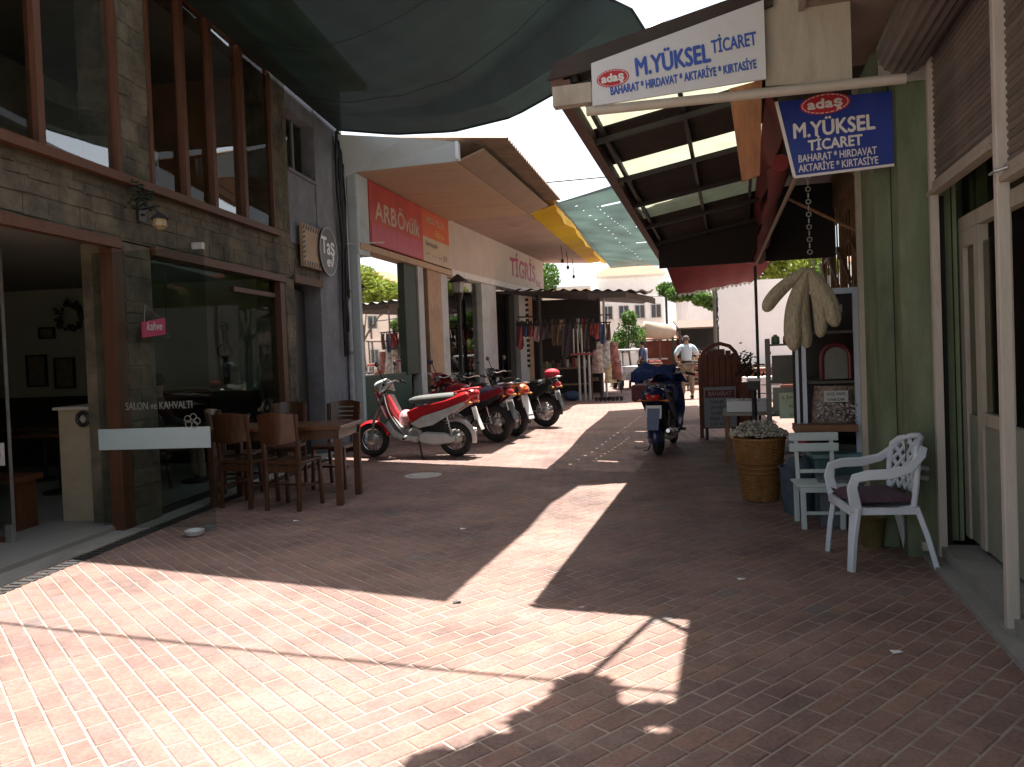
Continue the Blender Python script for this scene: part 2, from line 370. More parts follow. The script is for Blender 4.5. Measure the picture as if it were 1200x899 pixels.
for j in span:                       # right half: bricks lie along i
    for i0 in range(-130 + (j % 2), 148, 2):
        c1, c2 = (i0, j), (i0+1, j)
        if side(*c1) > 0 and side(*c2) > 0:
            p = cw(i0+1, j+.5)
            if inside(p): bricks.append((i0, j, 2, 1)); used.add(c1); used.add(c2)
for i in span:                       # left half: bricks lie along j
    for j0 in range(-130 + (i % 2), 148, 2):
        c1, c2 = (i, j0), (i, j0+1)
        if side(*c1) <= 0 and side(*c2) <= 0:
            p = cw(i+.5, j0+1)
            if inside(p): bricks.append((i, j0, 1, 2)); used.add(c1); used.add(c2)
for i in span:
    for j in span:
        if (i, j) not in used and inside(cw(i+.5, j+.5)) and abs(side(i, j)) < 3: bricks.append((i, j, 1, 1))
def brick_geo(w_, h_, dz=0.0, tx=0, ty=0):
    c = .005; a, b = w_*CELL/2-GAP, h_*CELL/2-GAP
    def z(x, y): return dz + tx*x + ty*y
    top = [(-a+c,-b+c),(a-c,-b+c),(a-c,b-c),(-a+c,b-c)]; mid = [(-a,-b),(a,-b),(a,b),(-a,b)]
    vs = [(x,y,z(x,y)) for x, y in top] + [(x,y,z(x,y)-.004) for x, y in mid] + [(x,y,-.03) for x, y in mid]
    fs = [(0,1,2,3)] + [(4+k,4+(k+1) % 4,(k+1) % 4,k) for k in range(4)] + [(8+k,8+(k+1) % 4,4+(k+1) % 4,4+k) for k in range(4)]
    return vs, fs
def tint_attr(me, vals):
    at = me.attributes.new('tint', 'FLOAT', 'FACE')
    at.data.foreach_set('value', vals)
# rank by apparent size
def seen(b):
    p = cw(b[0]+b[2]/2, b[1]+b[3]/2); d = p - EYE; z = d.dot(fw)
    if z < .5: return -1
    x = 600 + FPX*d.dot(rt)/z; y = 449.5 - SHY - FPX*d.dot(up)/z
    if not (0 < x < 1200 and y < 905): return -1
    return 1/(z**3)
bricks.sort(key=seen, reverse=True)
near_b, rest_b = bricks[:290], bricks[290:]
cache = {}
Rm = Matrix.Rotation(pa+math.pi/4, 4, 'Z')
def tintv():
    r = rb.random()
    return r*.5+.25 if r < .8 else rb.random()
for b in near_b:
    key = (b[2], b[3], rb.randrange(14))
    if key not in cache:
        vs, fs = brick_geo(b[2], b[3], rb.uniform(-.0004,.002) - (.0012 if rb.random() < .06 else 0), rb.uniform(-.009,.009), rb.uniform(-.009,.009))
        me = bpy.data.meshes.new('brick'); me.from_pydata(vs, [], fs); me.materials.append(bmt); tint_attr(me, [tintv()]*len(fs)); cache[key] = me
    o = bpy.data.objects.new('brick', cache[key]); COL.objects.link(o); o.parent = pv
    o.location = cw(b[0]+b[2]/2, b[1]+b[3]/2); o.rotation_euler = (0, 0, pa+math.pi/4 + rb.uniform(-.008,.008))
vs_all = []; fs_all = []; tv = []
for b in rest_b:
    vs, fs = brick_geo(b[2], b[3], rb.uniform(-.0004,.002) - (.0012 if rb.random() < .06 else 0), rb.uniform(-.009,.009), rb.uniform(-.009,.009)); n0 = len(vs_all)
    c = cw(b[0]+b[2]/2, b[1]+b[3]/2); vs_all += [tuple(c + (Rm @ Vector(p))) for p in vs]; fs_all += [tuple(q+n0 for q in f) for f in fs]; tv += [tintv()]*len(fs)
me = bpy.data.meshes.new('bricks'); me.from_pydata(vs_all, [], fs_all); me.materials.append(bmt); tint_attr(me, tv)
o = bpy.data.objects.new('bricks', me); COL.objects.link(o); o.parent = pv; o['kind'] = 'stuff'
# drain strip along the cafe, kerb on the right, manhole, cracked apron
b = MB(); b.box((-4.62,.5,-.03),(-4.36,13.4,.006)); struct(b.build('threshold_strip', CONC))
dc = thing('drain_channel', 'long narrow metal drain grating along the cafe threshold', 'drain', (-4.28,5.5,0))
part('grate', mat('grate_iron', (.06,.06,.06), .6, .3, 10, metal=.6), dc, lambda b: [b.box((-4.33,y,-.004),(-4.2,y+.05,.007)) for y in [1.0+.075*k for k in range(150)]], world=True, kind='stuff')
mh = MB(); mh.lathe([(.24,-.01),(.24,.004),(.22,.007),(.0,.007)], (-2.36,9.63,0), 24, cap=False)
mh.torus((-2.36,9.63,.006), .17, .008, 24, 6, 'z'); tag_mesh(mh.build('manhole_cover', mat('manhole_metal', (.42,.40,.38), .6, .15, 12, .2, 50)), 'round pale manhole cover set in the paving near the red scooter', 'manhole cover')

# ================================================================== CAFE BUILDING (left)
X = -4.55
cf = thing('cafe_building', 'two storey stone clad cafe building with orange brown wooden windows', 'building', (X, 7, 0))
def cbox(name, mt, a, b, par=cf, **k):
    q = MB(); q.box(a, b); return q.build(name, mt, par, world=True, **k)
W0 = X-.4
# ground storey stone
cbox('stone_pillar', STONE, (W0, 6.86, 0), (X+.02, 7.33, 2.74))
cbox('stone_pillar', STONE, (W0, 10.62, 0), (X+.03, 10.95, 2.74))
cbox('side_wall', PLAST, (W0, 12.08, 0), (X+.01, 13.3, 6.6))
cbox('front_wall', STONE, (W0, 1.0, 2.76), (X, 12.08, 3.3))
cbox('front_wall', STONE, (W0, 1.0, -.02), (X, 2.2, 2.76))
cbox('upper_wall', STONE, (W0, 10.45, 3.3), (X-.004, 10.98, 6.6))
cbox('upper_wall', PLAST, (W0, 10.98, 3.3), (X-.006, 12.08, 4.4))
cbox('upper_wall', PLAST, (W0, 10.98, 5.35), (X-.006, 12.08, 6.6))
cbox('upper_wall', STONE, (W0, 1.0, 5.7), (X-.002, 10.45, 6.6))
cbox('stone_pillar', STONE, (W0, 6.94, 3.3), (X-.003, 7.44, 5.7))
cbox('stone_pillar', STONE, (W0, 1.0, 3.3), (X-.003, 2.3, 5.7))
# rugged facing stones on pillars and band
rs = random.Random(5)
def facing(y0, y1, z0, z1, x=X, s=.24, mt=STONE):
    b = MB(); z = z0
    while z < z1-.04:
        h = min(rs.uniform(.35, 1)*s, z1-z); y = y0
        while y < y1-.03:
            wd = min(rs.uniform(.7, 1.9)*s, y1-y)
            e = rs.uniform(.003,.014); g = .0025
            c = .006
            jy = [rs.uniform(-.02,.02) for _ in range(4)]; jz = [rs.uniform(-.012,.012) for _ in range(4)]
            Y_ = [max(y0,min(y1,q)) for q in (y+g+jy[0], y+wd-g+jy[1], y+wd-g+jy[2], y+g+jy[3])]; Z_ = [max(z0,min(z1,q)) for q in (z+g+jz[0], z+g+jz[1], z+h-g+jz[2], z+h-g+jz[3])]
            b.add([(x-.01,Y_[q],Z_[q]) for q in range(4)] + [(x+e*rs.uniform(.6,1),Y_[0]+c,Z_[0]+c),(x+e*rs.uniform(.6,1),Y_[1]-c,Z_[1]+c),(x+e,Y_[2]-c,Z_[2]-c),(x+e*rs.uniform(.6,1),Y_[3]+c,Z_[3]-c)],
                  [(4,5,6,7),(0,1,5,4),(1,2,6,5),(2,3,7,6),(3,0,4,7)])
            y += wd
        z += h
    return b
bb = facing(1.0, 12.05, 2.78, 3.28)
for args in ((6.87,7.32,0,2.74,X+.02), (10.63,10.94,0,2.74,X+.03), (6.95,7.43,3.42,5.7,X-.003), (10.46,10.97,3.42,5.4,X-.004)):
    f = facing(*args[:4], x=args[4]); bb.add(f.v, f.f)
bb.build('facing_stones', STONE, cf, world=True, kind='stuff')
# lintels, sill, jambs
cbox('lintel', ORWOOD, (X-.02, 1.0, 2.665), (X+.07, 6.80, 2.755))
cbox('lintel', ORWOOD, (X-.02, 7.35, 2.665), (X+.07, 10.60, 2.755))
cbox('lintel', mat('brown_lintel', (.12,.07,.045), .7, .3, 5), (X-.02, 10.97, 2.70), (X+.05, 12.12, 2.82))
cbox('sill', ORWOOD, (X-.02, 1.0, 3.302), (X+.09, 10.46, 3.385))
cbox('jamb', ORWOOD, (X-.1, 6.70, 0), (X+.03, 6.855, 2.66))
cbox('jamb', ORWOOD, (X-.1, 10.46, 0), (X+.03, 10.61, 2.66))
cbox('jamb', DARK, (X-.12, 7.335, 0), (X-.02, 7.37, 2.66))
# upper windows: mullions are parts of window
def window(y0, y1, z0, z1, ms, gl=GLASSD, fw_=.055, x=X):
    fr = cbox('window', ORWOOD, (x-.06, y0, z1-fw_), (x+.02, y1, z1))
    cbox('frame', ORWOOD, (x-.06, y0, z0), (x+.02, y0+fw_, z1-fw_), fr)
    cbox('frame', ORWOOD, (x-.06, y1-fw_, z0), (x+.02, y1, z1-fw_), fr)
    for yy in ms: cbox('mullion', ORWOOD, (x-.06, yy-.04, z0), (x+.03, yy+.04, z1-fw_), fr)
    ed = [y0+fw_] + [q for yy in ms for q in (yy-.04, yy+.04)] + [y1-fw_]
    for k in range(0, len(ed), 2):
        tl = rs.uniform(-.012,.012)
        q = MB(); q.add([(x-.03,ed[k],z0),(x-.03+tl,ed[k+1],z0),(x-.03+tl,ed[k+1],z1-fw_),(x-.03,ed[k],z1-fw_)], [(0,1,2,3)])
        q.build('pane', gl, fr, world=True)
    return fr
window(2.3, 6.94, 3.385, 5.7, [3.4, 4.65, 5.87])
window(7.44, 10.45, 3.385, 5.7, [8.12, 8.75, 9.55])
wfr = cbox('window', PLAST, (X-.3, 10.98, 5.30), (X-.01, 12.08, 5.35))
cbox('pane', GLASSD, (X-.22, 10.98, 4.4), (X-.215, 12.08, 5.30), wfr)
cbox('mullion', mat('grey_frame', (.2,.2,.2), .6), (X-.25, 11.65, 4.4), (X-.19, 11.72, 5.30), wfr)
cbox('sill', PLAST, (X-.3, 10.96, 4.36), (X+.04, 12.1, 4.402), wfr)
# ground windows
q = cbox('window', DARK, (X-.1, 7.37, .0), (X-.02, 10.46, .06))
cbox('pane', GLASSC, (X-.06, 7.37, .06), (X-.055, 8.9, 2.66), q)
cbox('pane', GLASSC, (X-.06, 8.91, .06), (X-.055, 10.46, 2.66), q)
cbox('rail', ORWOOD, (X-.09, 9.2, 2.44), (X-.03, 10.46, 2.5), q)
# interior shell
cbox('interior_floor', mat('floor_tile', (.24,.235,.22), .5, .12, 3, .05, 20), (-9.6, .6, -.02), (X-.07, 11, .045))
cbox('interior_floor', mat('timber_floor', (.06,.04,.03), .6, .2, 5), (-9.6, 1.0, 3.05), (W0, 10.9, 3.2))
cbox('interior_ceiling', INTW, (-9.6, .6, 2.78), (W0, 11, 2.9))
cbox('interior_wall', mat('pale_inner_wall', (.33,.33,.27), .8, .08, 2), (-9.6, 11.0, 0), (W0-.001, 11.1, 2.78))
cbox('interior_wall', INTW, (-9.8, .5, 0), (-9.6, 13.2, 6.6))
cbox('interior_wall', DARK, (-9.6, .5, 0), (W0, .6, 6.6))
cbox('wainscot', mat('dark_wainscot', (.03,.022,.017), .6, .2, 6), (-9.58, 10.96, .05), (W0-.01, 10.998, 1.12))
cbox('interior_wall', mat('upper_room_wall', (.35,.18,.10), .8, .2, 3), (-9.6, 10.9, 3.2), (W0, 11.0, 6.5))
cbox('interior_ceiling', INTW, (-9.6, .6, 5.75), (W0, 11, 5.85))
cbox('interior_wall', mat('upper_back', (.3,.28,.24), .8, .2, 3), (-7.9, .7, 3.2), (-7.8, 10.9, 5.75))
cbox('roof', CONC, (-10, .4, 6.6), (X, 13.4, 6.75))
cbox('eave', CONC, (X, .4, 6.3), (-4.02, 13.4, 6.42))
# entrance hall beside the pillar
cbox('door', mat('dark_door', (.035,.033,.035), .5), (X-.32, 11.55, .05), (X-.26, 12.06, 2.66))
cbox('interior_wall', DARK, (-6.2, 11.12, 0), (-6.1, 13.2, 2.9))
cbox('door_frame', mat('grey_frame', (.2,.2,.2), .6), (X-.2, 10.96, 0), (X-.12, 11.0, 2.69))
cbox('roof_edge', CONC, (W0, 13.3, 5.5), (X+.02, 13.42, 6.6))
# rear volume so that nothing shows through
cbox('end_wall', PLAST, (-9.8, 13.2, 0), (W0, 13.3, 6.6))
# ------------ things in and on the cafe
def obj_thing(name, label, cat, loc, **k): return thing(name, label, cat, loc, **k)
# counter with wreath
c = thing('counter', 'beige plastered counter block just inside the open cafe entrance', 'counter', (-5.1, 6.95, .045))
part('body', mat('counter_render', (.34,.29,.2), .8, .12, 3, .15, 20, stains=.25), c, lambda b: b.box((-5.36,6.98,.045),(-4.74,7.5,1.14)), world=True)
part('top', mat('counter_top', (.4,.38,.33), .4), c, lambda b: b.box((-5.4,6.95,1.142),(-4.72,7.52,1.17)), world=True)
t = thing('round_emblem', 'small round black framed emblem hung on the beige counter front', 'wall ornament', (-5.08, 6.96, 1.05))
part('ring', BLACK, t, lambda b: b.torus((-5.08,6.955,1.05), .06, .02, 20, 8, 'y'), world=True, smooth=True)
part('face', mat('emblem_face', (.3,.28,.24), .6), t, lambda b: b.add([(-5.08,6.95,1.095),(-5.04,6.95,1.05),(-5.08,6.95,1.005),(-5.12,6.95,1.05)], [(0,1,2,3)]), world=True)
# pictures & wreath & lamp on inner wall
for k, (px, z0, z1, wd, lb) in enumerate(((-8.75,1.28,1.78,.34,'dark framed picture left of the pair on the inner cafe wall'), (-8.28,1.24,1.72,.34,'dark framed picture right of the pair on the inner cafe wall'), (-8.55,2.02,2.2,.26,'small dark plaque above the pair of framed pictures'))):
    t = thing('framed_picture', lb, 'picture', (px, 10.98, z0), group='pictures on the inner cafe wall')
    part('frame', BLACK, t, lambda b: [b.box((px-wd/2,10.95,z0),(px+wd/2,10.995,z0+.025)), b.box((px-wd/2,10.95,z1-.025),(px+wd/2,10.995,z1)), b.box((px-wd/2,10.951,z0+.025),(px-wd/2+.025,10.994,z1-.025)), b.box((px+wd/2-.025,10.951,z0+.025),(px+wd/2,10.994,z1-.025))], world=True)
    part('print', mat('old_print', (.16,.13,.1), .6, .5, 9), t, lambda b: b.box((px-wd/2+.025,10.97,z0+.025),(px+wd/2-.025,10.99,z1-.025)), world=True)
b = MB()
for k in range(46):
    a = rs.uniform(0, 6.28); r = .2+rs.uniform(-.05,.05)
    b.ell((-8.1+r*math.cos(a), 10.9+rs.uniform(-.04,.04), 2.35+r*math.sin(a)), (.05,.03,.02), 6, 4, Matrix.Rotation(rs.uniform(0,3), 4, 'Y'))
tag_mesh(b.build('wreath', mat('dry_wreath', (.05,.05,.03), .8)), 'dark dried leaf wreath high on the inner cafe wall', 'wreath')
t = thing('wall_clock', 'tall black wall clock with round dial inside the cafe window', 'clock', (-5.62, 10.95, 1.3))
part('case', BLACK, t, lambda b: [b.box((-5.66,10.9,1.22),(-5.58,10.95,2.1)), b.torus((-5.62,10.9,1.72),.1,.025,20,8,'y'), b.torus((-5.62,10.9,2.1),.06,.02,14,6,'y')], world=True)
part('dial', mat('clock_dial', (.25,.24,.2), .5), t, lambda b: b.lathe([(.0,-.005),(.09,-.005),(.09,.0),(0,.0)], (-5.62,10.895,1.72), 20, 'y', cap=False), world=True)
part('hand', BLACK, t, lambda b: [b.box((-5.625,10.885,1.72),(-5.615,10.888,1.79)), b.box((-5.62,10.885,1.715),(-5.57,10.888,1.725))], world=True)
# tinted screen in the window
t = MB(); t.box((-5.4, 10.90, 1.15), (-4.98, 10.93, 2.35)); tag_mesh(t.build('green_panel', mat('green_glass_panel', (.10,.20,.16), .3, .1, 2)), 'tall dull green panel on the inner wall beside the black clock', 'panel')
# hanging pendant
t = thing('pendant_light', 'thin corded pendant light hanging inside the cafe window', 'lamp', (-5.75, 9.6, 1.9))
part('cord', BLACK, t, lambda b: b.tube([(-5.75,9.6,2.78),(-5.75,9.6,1.98)], .006, 6), world=True)
part('shade', mat('pale_shade', (.4,.38,.34), .6), t, lambda b: b.lathe([(.02,0),(.035,-.04),(.05,-.08),(.03,-.085)], (-5.75,9.6,1.98), 12), world=True, smooth=True)
# solid unit added to imitate an air conditioner mirrored in the upper glass
t = thing('reflected_air_conditioner', 'reflection of a white air conditioner, modelled as a unit behind the upper floor glass', 'air conditioner', (-5.15, 8.0, 3.2))
part('casing', mat('ac_white', (.5,.52,.54), .5), t, lambda b: b.box((-5.3,7.75,3.4),(-5.0,8.35,4.0)), world=True, bev=.01)
part('fan_grille', BLACK, t, lambda b: [b.torus((-4.99,8.12,3.7),r,.012,18,6,'x') for r in (.05,.1,.15,.2)], world=True)
# glass leaf standing open with frosted band
t = thing('glass_door_leaf', 'clear frameless glass door folded open with pale frosted band across', 'glass door', (-4.2, 6.7, 0))
part('pane', GLASSC, t, lambda b: b.box((-4.73,6.70,.03),(-3.62,6.708,2.62)), world=True)
part('frosted_band', FROST, t, lambda b: b.box((-4.74,6.69,.77),(-3.63,6.697,.965)), world=True)
for ha, hb in (((-3.74,6.68,.0),(-3.62,6.73,.05)), ((-4.73,6.68,0),(-4.64,6.73,.06)), ((-3.72,6.68,2.6),(-3.62,6.73,2.66))): part('hinge_shoe', STEEL, t, lambda b: b.box(ha, hb), world=True)
text('lettering', 'SALON ve KAHVALTI', .1, mat('white_vinyl', (.2,.21,.2), .6), t, face_M((-4.12,6.69,1.17), (1,0,0), (0,0,1)), width=.66)
part('etched_flower', mat('white_vinyl', (.2,.21,.2), .6), t, lambda b: [b.torus((-3.80+.05*math.cos(a),6.69,1.02+.04*math.sin(a)),.03,.004,12,5,'y') for a in (0,1.3,2.6,3.9,5.2)], world=True)
t2 = thing('glass_door_leaf', 'second clear glass door leaf at far left edge with stickers', 'glass door', (-5.4, 6.15, 0))
part('pane', GLASSC, t2, lambda b: b.box((-6.3,6.14,.03),(-5.2,6.148,2.62)), world=True)
part('edge_trim', STEEL, t2, lambda b: b.box((-5.2,6.13,.03),(-5.185,6.155,2.62)), world=True)
part('hinge_shoe', STEEL, t2, lambda b: b.box((-5.26,6.12,.03),(-5.2,6.17,.2)), world=True)
part('sticker', mat('sticker_white', (.6,.6,.62), .5), t2, lambda b: b.box((-5.62,6.13,.72),(-5.24,6.136,.92)), world=True)
text('lettering', 'viɒ', .15, BLACK, t2, face_M((-5.4,6.128,.82), (1,0,0), (0,0,1)), width=.26)
part('sticker', mat('sticker_red', (.35,.03,.06), .5), t2, lambda b: [b.box((-5.6,6.13,1.66),(-5.3,6.136,1.82)), b.box((-5.6,6.13,1.1),(-5.42,6.136,1.28))], world=True)
part('sticker', mat('sticker_blue', (.3,.35,.45), .5), t2, lambda b: b.box((-5.62,6.13,1.84),(-5.3,6.136,1.94)), world=True)
part('kick_board', ORWOOD, t2, lambda b: b.box((-6.3,6.13,.03),(-5.27,6.136,.1)), world=True)
# doormat/orange low bench inside left
t = thing('wooden_bench', 'low orange wooden bench behind the far left glass door', 'bench', (-5.9,6.6,.045))
part('seat', ORWOOD, t, lambda b: b.box((-6.4,6.5,.5),(-5.45,6.85,.55)), world=True)
for xx in (-6.35,-5.55): part('leg', ORWOOD, t, lambda b: b.box((xx,6.55,.045),(xx+.06,6.8,.5)), world=True)
# stone urn by the pane foot
t = thing('glass_ashtray', 'small round glass ashtray catching light on the paving', 'ashtray', (-3.68,6.62,0))
part('bowl', mat('cut_glass', (.5,.52,.52), .15, .1, 5), t, lambda b: b.lathe([(.05,0),(.075,.01),(.09,.05),(.08,.052),(.06,.015)], (-3.72,6.50,0), 14), world=True, smooth=True)
# pink hanging sign on pillar
t = thing('pink_hanging_sign', 'small bright pink hanging sign with white script on stone pillar', 'sign', (X+.08, 7.2, 1.8))
part('board', mat('pink_sign', (.62,.03,.13), .5, .08, 8), t, lambda b: b.prism([(X+.10,6.99,1.82),(X+.10,7.39,1.86),(X+.10,7.39,2.03),(X+.10,6.99,1.97)], (.012,0,0)), world=True)
text('lettering', 'kahve', .12, mat('white_print', (.75,.75,.75), .5), t, face_M((X+.114,7.19,1.935), (0,1,.04), (0,0,1)), width=.27, shear=.3)
part('chain', STEEL, t, lambda b: [b.tube([(X+.1,7.05,1.98),(X+.05,7.15,2.15)], .004, 5), b.tube([(X+.1,7.33,2.02),(X+.05,7.15,2.15)], .004, 5)], world=True)
# wall lamp
t = thing('wall_lantern', 'small wrought wall lantern on the stone band above the pillar', 'lantern', (X+.03, 7.25, 2.95))
part('bracket', BLACK, t, lambda b: [b.tube([(X,7.2,3.1),(X+.16,7.2,3.12),(X+.22,7.2,3.04)], .012, 6), b.box((X+.02,7.14,2.98),(X+.04,7.26,3.16))], world=True)
part('lamp_shade', mat('amber_glass', (.35,.27,.14), .3), t, lambda b: b.lathe([(.02,.02),(.06,-.02),(.07,-.1),(.03,-.14)], (X+.22,7.2,3.03), 8), world=True)
part('cap', BLACK, t, lambda b: b.lathe([(.09,-.03),(.02,.03)], (X+.22,7.2,3.03), 8), world=True)
# leafy garland at the lantern (dark sprig)
b = MB()
for k in range(60): b.ell((X+.07+rs.uniform(0,.1), 7.05+rs.gauss(0,.1), 3.2+rs.gauss(0,.06)), (.03,.02,.008), 5, 3, Matrix.Rotation(rs.uniform(0,3), 4, 'X'))
tag_mesh(b.build('dried_sprig', mat('dark_leaves', (.02,.025,.012), .8)), 'dark dried leafy sprig fixed above the wall lantern', 'plant', kind='stuff')
# flat sign with disc at the corner
t = thing('cafe_logo_sign', 'square cafe sign with striped border and round black logo', 'sign', (X+.1, 11.9, 3.0))
SM = face_M((X+.1,11.95,3.3), (0,1,0), (0,0,1))
part('board', mat('sign_tan', (.36,.25,.15), .6, .2, 3), t, lambda b: b.box((X+.05,11.2,2.97),(X+.10,12.5,3.62)), world=True)
def stripes(b):
    k = 0
    yy = 11.2
    while yy < 12.42:
        for z0, z1 in ((2.98,3.06),(3.53,3.61)):
            b.prism([(X+.101,yy,z0),(X+.101,yy+.045,z0),(X+.101,yy+.09,z1),(X+.101,yy+.045,z1)], (.004,0,0))
        yy += .1
    zz = 3.08
    while zz < 3.5:
        b.prism([(X+.101,11.205,zz),(X+.101,11.29,zz+.03),(X+.101,11.29,zz+.065),(X+.101,11.205,zz+.035)], (.004,0,0)); zz += .075
part('border_stripe', BLACK, t, stripes, world=True, kind='stuff')
part('logo_disc', mat('logo_black', (.03,.028,.035), .4), t, lambda b: b.lathe([(0,0),(.40,0),(.40,.03),(0,.03)], (X+.103,12.2,3.3), 32, 'x', cap=False), world=True)
part('disc_rim', mat('rim_grey', (.35,.36,.38), .4), t, lambda b: b.torus((X+.133,12.2,3.3), .39, .012, 32, 6, 'x'), world=True)
text('lettering', 'Taş', .38, mat('white_print', (.75,.75,.75), .5), t, face_M((X+.135,12.18,3.37), (0,1,0), (0,0,1)), width=.58, bold=.008)
text('lettering', 'ev', .24, mat('white_print', (.75,.75,.75), .5), t, face_M((X+.135,12.25,3.13), (0,1,0), (0,0,1)), width=.3, bold=.006)
# drain pipe & cables at the corner
t = thing('drain_pipe', 'white drain pipe down the corner of the stone cafe', 'pipe', (X+.06,13.32,0))
part('pipe', mat('old_white_pipe', (.42,.44,.48), .6, .15, 5, stains=.4), t, lambda b: b.tube([(X+.07,13.28,0),(X+.07,13.28,3.3),(X+.05,13.3,5.4)], .05, 10), world=True, smooth=True)
part('collar', CONC, t, lambda b: [b.lathe([(.06,0),(.06,.06)], (X+.07,13.28,z), 10) for z in (.5,1.6,2.7)], world=True)
t = thing('cable_bundle', 'tangle of black electric cables hanging down the cafe corner', 'cables', (X+.03,13.1,3))
for k in range(9):
    y0 = 12.98+.05*k; pts = []
    for j in range(9):
        z = 5.5 - j*(2.1+.9*rs.random())/8*(1.1 if k % 2 else 1.6); pts.append((X+.05+rs.uniform(0,.05), y0+rs.uniform(-.05,.05), z))
    part('cable', BLACK, t, lambda b: b.tube(pts, .016 if k % 3 else .028, 5), world=True)
b = MB(); b.tube([(X-.0,13.1,3.55),(X+.35,13.6,3.62),(X+.5,14.2,3.7)], .012, 6)
tag_mesh(b.build('cable', mat('white_cable', (.5,.5,.5), .5)), 'thin white cable looping from the cafe corner to the red sign', 'cable')

# ================================================================== SHADE NETS
def pw(tab, t):
    for (a, pa_), (b_, pb_) in zip(tab, tab[1:]):
        if t <= b_: return pa_ + (pb_-pa_)*((t-a)/(b_-a) if b_ > a else 0)
    return tab[-1][1]
rightE = [(0,V(-1.05,4.69,6.0)),(.15,V(-.95,5.3,6.05)),(.4,V(-.72,6.6,6.1)),(.62,V(-.6,7.72,6.2)),(.64,V(-.57,7.80,6.2)),(.8,V(-.34,8.72,6.38)),(.82,V(.22,8.80,6.08)),(1,V(.44,9.46,6.03))]
leftE = [(0,V(-4.82,5.82,5.65)),(1,V(-4.78,11.56,5.55))]
farE = [(0,V(-4.78,11.56,5.55)),(.235,V(-3.6,11.1,5.24)),(.45,V(-2.49,10.65,5.07)),(.64,V(-1.5,10.25,5.11)),(.83,V(-.47,9.83,5.49)),(1,V(.44,9.46,6.03))]
nearE = [(0,V(-4.82,5.82,5.65)),(.3,V(-3.6,5.48,5.5)),(.6,V(-2.6,5.17,5.55)),(.8,V(-1.8,4.93,5.75)),(1,V(-1.05,4.69,6.0))]
def netfn(u, v):
    a, b_ = pw(leftE, v), pw(rightE, v); c0, c1 = pw(nearE, u), pw(farE, u)
    lin = (1-u)*a + u*b_ + (1-v)*c0 + v*c1 - ((1-u)*(1-v)*leftE[0][1] + u*(1-v)*rightE[0][1] + (1-u)*v*leftE[1][1] + u*v*rightE[-1][1])
    z = lin.z - .25*math.sin(math.pi*u)*math.sin(math.pi*v)
    w_ = u*7+v*3.2; z += min(1,6*u*(1-u))*(.03*math.sin(9*u+6*v)+.008*abs(math.sin(w_*1.7))+.007*math.sin(31*u-14*v)+.005*math.sin(60*v+9*u)) * min(1, 5*v*(1-v))
    return (lin.x + .05*z, lin.y + .28*z, z)
NET1 = netmat('dark_green_net', (.006,.017,.013), .008, .03, 220)
t = thing('shade_net', 'large dark green shade net slung from the cafe across the lane', 'shade net', (-2, 9, 5.5))
part('net', NET1, t, lambda b: b.grid(netfn, 150, 130), world=True, smooth=True)
part('hem', mat('net_hem', (.008,.02,.016), .8), t, lambda b: [b.tube([netfn(i/24,1) for i in range(25)], .02, 5), b.tube([netfn(1,i/24) for i in range(25)], .02, 5)], world=True)
part('rope', BLACK, t, lambda b: b.tube([netfn(1,1), (1.6,11.6,6.5)], .008, 5), world=True)
NSM = mat('net_seam', (.03,.06,.05), .8)
for vv in (.34,.68): part('seam', NSM, t, lambda b: b.tube([V(netfn(i/60,vv))-V(0,0,.008) for i in range(61)], .005, 4), world=True)
NET2 = netmat('teal_net', (.06,.10,.085), .04, .27, 90)
def net2(u, v):
    a = V(-.61,10.92,3.62).lerp(V(.25,20.0,3.6), v); b_ = V(2.5,9.3,4.0).lerp(V(2.5,21.0,3.7), v)
    if v < .3 and u < .5: pass
    p = a.lerp(b_, u); p.z += -.12*math.sin(math.pi*u)*math.sin(math.pi*v) + .03*math.sin(20*v+3*u)*math.sin(math.pi*u); p.x += .03*math.sin(9*v)*(1-u)
    return p
t = thing('shade_net', 'pale teal shade net laced with white ties further down the lane', 'shade net', (1, 15, 3.6))
def net2mesh(b):
    nu, nv = 150, 220; hole = set()
    def at_(u, v): hole.add((int(u*nu), int(v*nv)))
    for k in range(17):
        u, v = .07+.017*k, .06+.045*k; at_(u, v); at_(u+.006, v)
        if k < 12: u, v = .16+.013*k, .10+.026*k; at_(u, v)
    for u, v, l in ((.18,.10,14),(.34,.33,7),(.46,.36,6),(.34,.48,14),(.55,.50,7)):
        for i in range(l): hole.add((int(u*nu)+i, int(v*nv))); hole.add((int(u*nu)+i, int(v*nv)+1))
    vs = [net2(i/nu, j/nv) for j in range(nv+1) for i in range(nu+1)]
    b.add(vs, [(j*(nu+1)+i, j*(nu+1)+i+1, (j+1)*(nu+1)+i+1, (j+1)*(nu+1)+i) for j in range(nv) for i in range(nu) if (i, j) not in hole])
part('net', NET2, t, net2mesh, world=True, smooth=True)
WT = mat('white_tie', (.8,.8,.78), .5)
part('rope', STEEL, t, lambda b: [b.tube([net2(0,i/12) for i in range(13)], .012, 5), b.tube([net2(i/12,1) for i in range(13)], .012, 5)], world=True)
